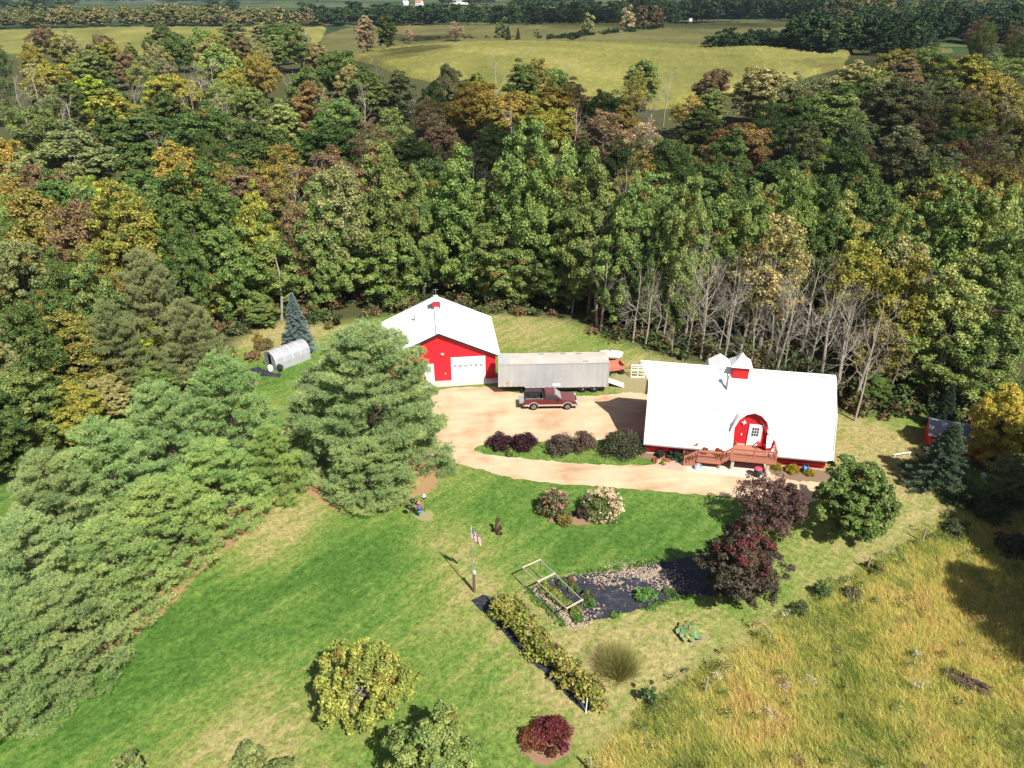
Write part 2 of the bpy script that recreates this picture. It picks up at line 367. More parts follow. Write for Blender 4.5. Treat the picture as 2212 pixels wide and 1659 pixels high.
ISLAND = smooth_poly(PX([(1016, 970), (1050, 958), (1150, 954), (1300, 950), (1396, 950), (1432, 985), (1425, 1003), (1370, 1007), (1260, 1003), (1170, 994), (1080, 986), (1040, 979)]), 2)
sheet('driveway', wobble([(p.x, p.y, 0) for p in drive], .35, .07, 3), .018, M['gravel'], [wobble([(p.x, p.y, 0) for p in ISLAND], .35, .06, 4)])
A0 = Vector((-8.0, 70.65, 0)); AR = R(7)
def barn(x, y, z=0): return A0 + Vector((x * math.cos(AR) - y * math.sin(AR), x * math.sin(AR) + y * math.cos(AR), z))
sheet('concrete_apron', [barn(-3.2, .1), barn(6.6, .1), barn(6.6, -1.25), barn(-3.2, -1.45)], .05, M['concrete'])
H0 = Vector((21.4, 59.15, 0)); HR = R(-10)
def hs(x, y, z=0): return H0 + Vector((x * math.cos(HR) - y * math.sin(HR), x * math.sin(HR) + y * math.cos(HR), z))
k = NT('pink pavers'); c_ = k.coords(); br = k.node('ShaderNodeTexBrick'); k.put(br.inputs['Vector'], c_); br.inputs['Scale'].default_value = 4.5
br.inputs['Color1'].default_value = (.46, .29, .23, 1); br.inputs['Color2'].default_value = (.52, .35, .28, 1); br.inputs['Mortar'].default_value = (.36, .27, .2, 1); br.inputs['Mortar Size'].default_value = .015
M['paver'] = k.base(br.outputs[0], .9, .2)
sheet('paved_path', [hs(-7.1, -5.3), hs(-4.6, -5.3), hs(-4.6, -6.75), hs(-7.1, -6.55)], .04, M['paver'])
M['pad'] = plain('pale concrete pad', (.55, .49, .42), .9, .14, 1.5, bump=.2)
sheet('concrete_pad', [hs(-4.4, -4.5), hs(2.6, -4.5), hs(2.7, -6.9), hs(-4.3, -6.75)], .035, M['pad'])
M['mulch'] = plain('wood chip mulch', (.22, .145, .095), .95, .35, 9, bump=.8)
M['redmulch'] = plain('reddish mulch', (.27, .165, .095), .95, .3, 9, bump=.8)
M['soil'] = plain('bare soil', (.24, .165, .10), .95, .3, 5, bump=.8)
def patch(name, pts, z, mat, seed, amp=.08): return sheet(name, wobble(smooth_poly(PX(pts), 2), .3, amp, seed), z, mat)
sheet('mulch_bed', wobble(smooth_poly([hs(2.9, -4.4), hs(8.6, -4.4), hs(8.4, -6.3), hs(5.5, -6.6), hs(3.2, -6.2)], 2), .3, .06, 5), .03, M['mulch'])
sheet('flower_bed', wobble(smooth_poly([hs(-8.7, -4.3), hs(-4.7, -4.3), hs(-4.7, -5.3), hs(-7.0, -5.4), hs(-8.9, -5.3)], 2), .3, .06, 6), .028, M['mulch'])
patch('mulch_ring', [(1112, 1595), (1180, 1560), (1240, 1560), (1242, 1615), (1200, 1655), (1140, 1650)], .025, M['redmulch'], 8)
patch('soil_patch', [(528, 830), (545, 822), (562, 824), (556, 835), (538, 840)], .02, M['soil'], 9, .06)
M['lightsoil'] = plain('trodden pale soil', (.27, .24, .115), .95, .25, 4, bump=.5)
patch('bare_patch', [(888, 1108), (915, 1100), (940, 1110), (932, 1124), (905, 1126)], .014, M['lightsoil'], 10)
patch('bush_soil', [(1172, 1118), (1200, 1132), (1240, 1136), (1300, 1128), (1335, 1108), (1320, 1100), (1260, 1110)], .014, M['redmulch'], 11)
patch('rhubarb_soil', [(1462, 1365), (1490, 1352), (1530, 1365), (1520, 1388), (1485, 1392)], .014, M['lightsoil'], 12)
patch('trodden_yard', [(1330, 800), (1392, 812), (1398, 850), (1340, 846), (1320, 830)], .012, M['lightsoil'], 13, .15)
k = NT('black woven ground cloth'); w = k.world(); wn = k.noise(k.mapping(w, (.5, 9, 1), (0, 0, R(8))), 1.4, 4, .6); dn = k.noise(w, 2.2, 4, .65)
c = k.mix(k.ramp(dn, [(.52, 0), (.66, .55)]), k.ramp(wn, [(.35, (.012, .014, .022)), (.6, (.035, .04, .055)), (.75, (.10, .10, .12))]), (.13, .11, .09))
M['cloth'] = k.base(c, .75, .25); k.bump(wn, .9, .06)
sheet('garden_cloth', wobble(PX([(1142, 1272), (1200, 1248), (1320, 1235), (1440, 1213), (1560, 1188), (1640, 1215), (1600, 1288), (1500, 1287), (1400, 1312), (1310, 1335), (1265, 1345), (1225, 1353), (1185, 1315)]), .4, .05, 14), .022, M['cloth'])
sheet('hedge_cloth', wobble(PX([(1017, 1297), (1043, 1284), (1062, 1290), (1130, 1390), (1292, 1520), (1262, 1538), (1190, 1470), (1060, 1340)]), .4, .05, 15), .02, M['cloth'])
sheet('greenhouse_cloth', wobble(PX([(500, 812), (555, 792), (590, 806), (606, 806), (604, 815), (560, 812), (518, 822)]), .4, .06, 16), .02, M['cloth'])

# ------------------------------------------------------------------ foliage builders
def unit(v): return v / np.maximum(np.linalg.norm(v, axis=1, keepdims=True), 1e-9)
def leaf_mesh(name, P, N, size, clump, g, elong=1.45):
    """one creased leaf-shaped quad per point"""
    n = len(P); N = unit(N); t = unit(np.cross(N, g.normal(size=(n, 3)))); b = np.cross(N, t); s_ = np.asarray(size).reshape(-1, 1)
    V = np.empty((n, 4, 3)); V[:, 0] = P - t * s_ * elong * .5; V[:, 2] = P + t * s_ * elong * .5
    V[:, 1] = P + b * s_ * .5 + N * s_ * .16; V[:, 3] = P - b * s_ * .5 + N * s_ * .16
    return np_mesh(name, V.reshape(-1, 3), np.arange(4 * n).reshape(n, 4), {'leaf': g.random(n), 'clump': clump})
def blade_mesh(name, P, D, L, wid, clump, g):
    """one thin triangle per point, along D"""
    n = len(P); D = unit(D); b = unit(np.cross(D, g.normal(size=(n, 3)))); L = np.asarray(L).reshape(-1, 1); wid = np.asarray(wid).reshape(-1, 1)
    V = np.stack([P - b * wid * .5, P + b * wid * .5, P + D * L], 1)
    return np_mesh(name, V.reshape(-1, 3), np.arange(3 * n).reshape(n, 3), {'leaf': g.random(n), 'clump': clump})
def clump_leaves(C, rad, n_per, g, up=.35, squash=.8, inner=.38):
    """leaf points on the shells of clumps at C; normals lean outwards and up"""
    K = len(C); d = unit(g.normal(size=(K, n_per, 3)).reshape(-1, 3)).reshape(K, n_per, 3)
    d[..., 2] = np.where(d[..., 2] < -.35, -d[..., 2], d[..., 2])
    r = rad[:, None] * (inner + (1.08 - inner) * g.random((K, n_per)) ** .7)
    P = C[:, None, :] + d * r[..., None] * np.array([1, 1, squash]); N = d + np.array([0, 0, up]) + g.normal(size=d.shape) * .72
    cl = np.repeat(g.random(K), n_per)
    return P.reshape(-1, 3), N.reshape(-1, 3), cl
def limb_pts(a, b, g, bow=.12, n=4):
    a, b = np.array(a, float), np.array(b, float); L = np.linalg.norm(b - a); o = g.normal(size=3) * L * bow; o[2] = abs(o[2]) * .6
    return [tuple(a + (b - a) * t + o * math.sin(math.pi * t)) for t in np.linspace(0, 1, n)]
def broadleaf(seed, h, r, n_cl, per, leaf, base=.28, top_w=1.0, sparse=0.0, clr=.27, trunk_r=None, limb=9, up=.35, lean=0.0, squash=.8):
    """a crown mesh of leaf clumps spread through an egg-shaped volume, and a trunk-and-limbs mesh"""
    g = np.random.default_rng(seed); cz = h * (base + (1 - base) * .5); hz = h * (1 - base) * .5
    d = unit(g.normal(size=(n_cl * 4, 3))); rr = (.35 + .65 * g.random(len(d)) ** .45)
    ax = g.normal(size=(5, 3)); lob = 1 + .16 * np.sin(d @ ax.T * 3.1 + g.random(5) * 6).sum(1) / 1.6
    C = d * (rr * lob)[:, None]; C = C[(C[:, 2] > -.85)][:n_cl]
    wz = np.where(C[:, 2] > 0, 1 - (1 - top_w) * C[:, 2], 1 + .12 * C[:, 2])
    C = C * np.array([r, r, hz]) * np.stack([wz, wz, np.ones(len(C))], 1) + np.array([0, 0, cz])
    C[:, 0] += lean * (C[:, 2] / h) * r
    rad = r * clr * (.65 + .7 * g.random(len(C)))
    P, N, cl = clump_leaves(C, rad, per, g, up, squash)
    keep = g.random(len(P)) > sparse; P, N, cl = P[keep], N[keep], cl[keep]
    cm = leaf_mesh('crown', P, N, leaf * (.6 + .8 * g.random(len(P))), cl, g)
    mb = MB(); tr = trunk_r or h * .017; w1 = g.normal(size=2) * h * .012
    mb.tube([(0, 0, -.3), (w1[0] * .3, w1[1] * .3, h * .15), (w1[0], w1[1], h * .4), (w1[0] * 1.4, w1[1], h * .72)], [tr * 1.35, tr, tr * .72, tr * .2], 7)
    pick = g.choice(len(C), min(limb, len(C)), replace=False)
    for i in pick:
        t = g.uniform(.22, .62); p0 = (w1[0] * t * 1.6, w1[1] * t * 1.6, h * t); q = C[i]
        if q[2] < p0[2] - h * .05: p0 = (p0[0], p0[1], max(h * .15, q[2] - h * .12))
        mb.tube(limb_pts(p0, q, g), [tr * .45, tr * .33, tr * .2, tr * .07], 4)
    return cm, mb
def bare(seed, h, r, tr=None, depth=5, lean=0.0, n_main=9, twig=.02):
    """a leafless tree: trunk mesh and a mesh of forking branches"""
    g = np.random.default_rng(seed); tr = tr or h * .013; t_ = MB(); b_ = MB()
    top = np.array([lean * r + g.normal() * .03 * h, g.normal() * .03 * h, h * .93])
    tp = [np.array([0, 0, -.3]), top * .3 + np.append(g.normal(size=2) * h * .015, 0), top * .62 + np.append(g.normal(size=2) * h * .02, 0), top]
    t_.tube([tuple(p) for p in tp], [tr * 1.2, tr, tr * .66, tr * .12], 6)
    def grow(p, d, L, rad, lev):
        d = d / np.linalg.norm(d); q = p + d * L * .5 + g.normal(size=3) * L * .05; e = q + (d + np.array([0, 0, .16]) + g.normal(size=3) * .14) * L * .5
        b_.tube([tuple(p), tuple(q), tuple(e)], [rad, rad * .75, max(rad * .45, twig * .6)], 4 if lev > 3 else 3)
        if lev <= 0: return
        for s_, pos in ((0, q), (1, e), (2, e), (3, q)):
            if g.random() < .82 or s_ == 1:
                nd = d + g.normal(size=3) * .5 + np.array([0, 0, .1]); grow(pos, nd, L * g.uniform(.5, .72), max(rad * .52, twig), lev - 1)
    for i in range(n_main):
        t = .3 + .62 * (i + g.random()) / n_main; k = 1 + (t > .5); p = (tp[1] + (tp[2] - tp[1]) * (t - .3) / .32) if t < .62 else tp[2] + (tp[3] - tp[2]) * (t - .62) / .38
        a = g.random() * 6.283 + i * 2.4; upw = .45 + .9 * t; L = r * (1.15 - .75 * t) * g.uniform(.6, 1.0)
        grow(p, np.array([math.cos(a), math.sin(a), upw]), L, tr * (.5 - .3 * t), depth - (1 if t < .45 else 2))
    return t_, b_
def pine(seed, h, r, tuft=.23, dens=1.0, whorl=.85, blade=.042):
    """a white pine: whorls of long branches carrying flat sprays of soft upturned needle tufts"""
    g = np.random.default_rng(seed); mb = MB(); tr = h * .016
    mb.tube([(0, 0, -.3), (g.normal() * .1, g.normal() * .1, h * .5), (0, 0, h * .97)], [tr * 1.2, tr * .75, tr * .1], 7)
    P = []; D = []; C = []; z = h * .035
    while z < h * .975:
        f = z / h; Lw = r * (1.0 - f ** 1.55) ** .85 * (.78 + .22 * min(1, f * 6)); nb = int(round((7.5 - 3 * f)))
        a0 = g.random() * 6.283
        for j in range(nb):
            a = a0 + 6.283 * j / nb + g.normal() * .22; L = Lw * g.uniform(.72, 1.12) + .25; rise = -.14 + .95 * f ** 1.3 + g.normal() * .06
            u = np.array([math.cos(a), math.sin(a), 0]); v = np.array([-u[1], u[0], 0]); zb = z + g.normal() * .12
            def on(t): return u * L * t + np.array([0, 0, zb + L * (rise * t - .16 * t + .2 * t * t)])
            mb.tube([tuple(on(0)), tuple(on(.5)), tuple(on(.95))], [tr * .3 * (1 - f * .6), tr * .2 * (1 - f * .6), .01], 3)
            cl = g.random(); n = int((4 + 11 * L / 4.5) * dens * min(1, .35 + L / 3))
            t = .25 + .78 * g.random(n) ** .5; lat = g.uniform(-1, 1, n) * L * .27 * np.sin(np.clip((t - .1) / .95, 0, 1) * 2.75) ** .8 + g.normal(size=n) * .06
            for tt, ll in list(zip(t, lat))[::1]:
                pc = on(tt) + v * ll + np.array([0, 0, .1 * abs(g.normal()) - abs(ll) * .08]); c2 = np.clip(cl + g.normal() * .2, 0, 1)
                for _ in range(9): P.append(pc + g.normal(size=3) * np.array([.19, .19, .10])); D.append(u * .55 + v * ll * .25 + np.array([0, 0, 1.0])); C.append(c2)
        z += whorl * g.uniform(.75, 1.25) * (1.0 - .35 * f)
    for q in range(14): P.append(np.array([g.normal() * .12, g.normal() * .12, h * (.93 + .07 * g.random())])); D.append(np.array([0, 0, 1.])); C.append(.5)
    P = np.array(P); D = unit(np.array(D)); C = np.array(C); m = 13
    PP = np.repeat(P, m, 0); DD = np.repeat(D, m, 0) + g.normal(size=(len(P) * m, 3)) * .75; CC = np.repeat(C, m)
    cm = blade_mesh('crown', PP + g.normal(size=PP.shape) * .05, DD, tuft * (.7 + .6 * g.random(len(PP))), blade * (.7 + .6 * g.random(len(PP))), CC, g)
    return cm, mb
def spruce(seed, h, r, droop=.25, dens=1.0, whorl=.3, nl=.16):
    """a spruce: a narrow cone of stiff, close, slightly drooping branches"""
    g = np.random.default_rng(seed); mb = MB(); tr = h * .016
    mb.tube([(0, 0, -.3), (0, 0, h * .5), (0, 0, h * .98)], [tr * 1.2, tr * .7, tr * .1], 6)
    P = []; D = []; C = []; z = h * .03
    while z < h * .985:
        f = z / h; L0 = r * (1 - f) ** .92 + .06; nb = int(11 - 5 * f); a0 = g.random() * 6.283
        for j in range(nb):
            a = a0 + 6.283 * j / nb + g.normal() * .15; L = L0 * g.uniform(.8, 1.1); u = np.array([math.cos(a), math.sin(a), 0]); v = np.array([-u[1], u[0], 0]); cl = g.random()
            mb.tube([(0, 0, z), tuple(u * L * .9 + np.array([0, 0, z - droop * L * .6]))], [tr * .18, .006], 3)
            n = int((14 + 34 * L) * dens); t = .15 + .87 * g.random(n) ** .7; lat = g.normal(size=n) * .16 * L * (1.15 - t)
            for tt, ll in zip(t, lat):
                P.append(u * L * tt + v * ll + np.array([0, 0, z - droop * L * tt + .18 * L * tt * tt + g.normal() * .03])); D.append(u * .8 + v * np.sign(ll) * .4 + np.array([0, 0, .3])); C.append(cl)
        z += whorl * g.uniform(.85, 1.15) * (1 - .4 * f)
    P = np.array(P); D = unit(np.array(D)); C = np.array(C); m = 7
    PP = np.repeat(P, m, 0); DD = np.repeat(D, m, 0) + g.normal(size=(len(P) * m, 3)) * .5
    return blade_mesh('crown', PP, DD, nl * (.7 + .6 * g.random(len(PP))), nl * .3, np.repeat(C, m), g), mb
def shrub(seed, r, h, n_cl, per, leaf, clr=.3, sparse=0.0, stems=8, up=.2, flat=0.0):
    """a bush: clumps through a low dome, on a few stems"""
    g = np.random.default_rng(seed); d = unit(g.normal(size=(n_cl, 3))); d[:, 2] = np.abs(d[:, 2]); C = d * (.35 + .65 * g.random(n_cl) ** .5)[:, None] * np.array([r * .82, r * .82, h * .8]); C[:, 2] += h * .08 - flat * np.hypot(C[:, 0], C[:, 1])
    P, N, cl = clump_leaves(C, min(r, h) * clr * (.7 + .6 * g.random(n_cl)), per, g, up); keep = (g.random(len(P)) > sparse) & (P[:, 2] > .01); P, N, cl = P[keep], N[keep], cl[keep]
    cm = leaf_mesh('foliage', P, N, leaf * (.6 + .8 * g.random(len(P))), cl, g); mb = MB()
    for i in g.choice(n_cl, min(stems, n_cl), replace=False): mb.tube(limb_pts((g.normal() * .06 * r, g.normal() * .06 * r, -.05), C[i], g, .08, 3), [.035, .025, .008], 3)
    return cm, mb

PROTO = {}                                                # kind -> (crown mesh, leaf material, trunk mesh, trunk material, h, r, part names)
def proto(kind, cm, mb, h, r, lm='leaf', bm='bark', names=('crown', 'trunk')):
    cm.materials.append(M[lm])
    o = mb.build(names[1], M[bm]); tm = o.data; bpy.data.objects.remove(o)
    PROTO[kind] = (cm, tm, h, r, names)
def proto_bare(kind, t_, b_, h, r, bm='palebark'):
    o = t_.build('trunk', M[bm]); tm = o.data; bpy.data.objects.remove(o); o = b_.build('branches', M[bm]); bm_ = o.data; bpy.data.objects.remove(o)
    PROTO[kind] = (bm_, tm, h, r, ('branch', 'trunk'))
def plant(name, kind, pos, h, r, col, label, cat='tree', group=None, rz=None):
    cm, tm, ph, pr, nm = PROTO[kind]
    t = thing(name, label, cat, pos, rng.random() * 6.28 if rz is None else rz, group)
    for part, me in ((nm[0], cm), (nm[1], tm)):
        o = bpy.data.objects.new(part, me); COL.objects.link(o); o.parent = t; o.color = (*col, 1) if part == nm[0] else (1, 1, 1, 1)
    t.scale = (r / pr, r / pr, h / ph)
    return t

for i, (hh, rr_, ncl, tw) in enumerate([(16, 5, 85, .8), (16, 5, 95, .7), (16, 5.4, 80, .9), (17, 4.2, 80, .6), (18, 4, 85, .5)]):
    proto('oak%d' % i, *broadleaf(100 + i, hh, rr_, ncl * 2, 150, .25, .12, tw, clr=.18, squash=.9), hh, rr_)
for i in range(2): proto('thin%d' % i, *broadleaf(120 + i, 16, 4.6, 130, 110, .2, .28, .8, .3, .18, limb=30), 16, 4.6, bm='greybark')
for i in range(3): proto('near%d' % i, *broadleaf(130 + i, 17, 5.2, 300, 170, .185, .04, .72, clr=.14, limb=14, squash=.92), 17, 5.2)
for i in range(4): proto_bare('bare%d' % i, *bare(150 + i, 15, 5, depth=4, n_main=9, twig=.017), 15, 5)
for i in range(2): proto_bare('snag%d' % i, *bare(160 + i, 15, 4.2, depth=4, n_main=8, twig=.03), 15, 4.2)
proto('far0', *broadleaf(170, 15, 5, 34, 40, .85, .12, .75, clr=.32, limb=4), 15, 5)
proto('far1', *broadleaf(171, 16, 4.4, 34, 40, .8, .1, .6, clr=.33, limb=4), 16, 4.4)
for i in range(3): proto('pine%d' % i, *pine(180 + i, 13, 5.2), 13, 5.2, 'needle')
proto('pine3', *pine(186, 13.5, 6.9, dens=2.3), 13.5, 6.9, 'needle')
for i in range(2): proto('sprc%d' % i, *spruce(190 + i, 9, 2.4), 9, 2.4, 'needle')
proto('drk0', *spruce(195, 8, 3.0, .12, .75, .42, .2), 8, 3.0, 'needle')
proto('bush0', *shrub(200, 1.5, 1.8, 30, 60, .22), 1.8, 1.5, names=('foliage', 'stem'))
proto('bush1', *shrub(201, 1.5, 1.6, 34, 60, .2, sparse=.3), 1.6, 1.5, names=('foliage', 'stem'))

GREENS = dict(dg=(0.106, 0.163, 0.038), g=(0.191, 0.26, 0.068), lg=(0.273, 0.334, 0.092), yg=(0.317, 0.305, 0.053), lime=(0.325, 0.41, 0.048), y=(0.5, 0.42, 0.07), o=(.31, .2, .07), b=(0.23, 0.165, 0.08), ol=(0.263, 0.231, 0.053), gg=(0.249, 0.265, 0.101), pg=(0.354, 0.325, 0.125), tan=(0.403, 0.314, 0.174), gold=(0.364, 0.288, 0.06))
CNAME = dict(dg='dark green', g='mid green', lg='bright green', yg='yellowish', lime='lime green', y='golden', o='orange', b='brown', ol='olive', gg='greyish', pg='pale', tan='tan', gold='mustard')
def jit(c, a=.16):
    m = 1 + rng.uniform(-a, a); return tuple(min(1, max(.004, x * m * (1 + rng.uniform(-a * .5, a * .5)))) for x in c)

# ------------------------------------------------------------------ far fields standing above the ground sheet
V2 = lambda x, y: Vector((x, y, tz(x, y)))
CORN1 = PXT([(765, 130), (860, 160), (1000, 195), (1200, 215), (1330, 236), (1440, 236), (1540, 205), (1640, 195), (1815, 150)]) + [V2(170, 392), V2(120, 415), V2(40, 420), V2(-30, 415), V2(-70, 395)]
CORN2 = [V2(6, 452), V2(60, 450), V2(130, 452), V2(200, 440), V2(265, 470)] + PXT([(1800, 72), (1810, 54), (1560, 54), (1430, 66), (1330, 77), (1260, 84)])
CORN3 = PXT([(700, 84), (760, 62), (1480, 57), (1425, 65), (1320, 77), (1245, 85)]) + [V2(-6, 455), V2(-60, 450), V2(-110, 455)]
CORN4 = PXT([(-60, 70), (330, 64), (700, 62), (690, 90), (560, 115), (300, 120), (-60, 112)])
def corn(name, poly, step, mat, lift=1.7):
    P = np.array([(p.x, p.y) for p in poly]); x0, y0 = P.min(0) - step; x1, y1 = P.max(0) + step
    X, Y = np.meshgrid(np.arange(x0, x1, step), np.arange(y0, y1, step)); g = np.random.default_rng(5)
    inside = pip(poly, X, Y) > 0
    Z = terrain(X, Y) + np.where(inside, lift + g.normal(size=X.shape) * .28, -.2)
    ny_, nx_ = X.shape; id_ = np.arange(nx_ * ny_).reshape(ny_, nx_); q = inside[:-1, :-1] | inside[1:, 1:] | inside[:-1, 1:] | inside[1:, :-1]
    Fq = np.stack([id_[:-1, :-1], id_[:-1, 1:], id_[1:, 1:], id_[1:, :-1]], -1)[q]
    me = np_mesh(name, np.stack([X.ravel(), Y.ravel(), Z.ravel()], 1), Fq)
    return tag(link(name, me, None, [mat]), kind='structure')
def corn_mat(name, a, b, c_, row):
    k = NT(name); w = k.world(); n = k.noise(w, .02, 5, .6, .8); n2 = k.noise(w, .9, 3, .7); rw = k.noise(k.mapping(w, (.9, .05, 1), (0, 0, R(row))), .55, 2)
    f = k.math('ADD', k.math('MULTIPLY', n, .75), k.math('ADD', k.math('MULTIPLY', n2, .2), k.math('MULTIPLY', rw, .12)))
    c = k.ramp(f, [(.38, a), (.55, b), (.72, c_)]); c = k.hsv(c, .5, 1, k.math('MULTIPLY_ADD', n2, .7, .6)); return k.base(c, .95, .1)
M['corn'] = corn_mat('ripening corn', (.13, .135, .035), (.19, .185, .049), (.285, .255, .08), 14)
M['corn2'] = corn_mat('olive corn', (.08, .085, .03), (.12, .115, .04), (.17, .15, .05), -30)
corn('corn_field', CORN1, 1.25, M['corn']); corn('corn_field', CORN2, 2.2, M['corn2']); corn('corn_field', CORN3, 2.6, M['corn2']); corn('corn_field', CORN4, 2.6, M['corn'])

# ------------------------------------------------------------------ the wood: every tree a thing
TREES = []                                                # (pos, h, r, kind, colour key, colour, px, py)
def key(px, py, w, h, kind, ck):
    """a tree whose top shows at (px, py) and whose crown shows about w wide"""
    h0 = h
    for _ in range(40):                                     # a lower tree stands farther back along the ray; until it stands in the wood
        p = att(px, py + 4, h)
        if float(pip(WOOD, p.x, p.y)) > (2.2 if kind[:4] in ('bare', 'snag') else 3.2) or p.y > 125: break
        h = max(4.0, h - .4)
    if h < h0 * .68 and h0 > 10 and ck != '-': return          # too low here for a tree: the taller ones' own skirts fill it
    dep = p.y * CP - (p.z + h * .6 - H) * SP
    TREES.append((p, h, min(w / 2 * dep / F * 1.08, .46 * h + .3), kind, ck, jit(GREENS[ck], .1) if ck in GREENS else (1, 1, 1), px, py))
N_ = lambda: 'near%d' % rng.randrange(3)
O_ = lambda: 'oak%d' % rng.randrange(5)
T_ = lambda: 'thin%d' % rng.randrange(2)
B_ = lambda: 'bare%d' % rng.randrange(4)
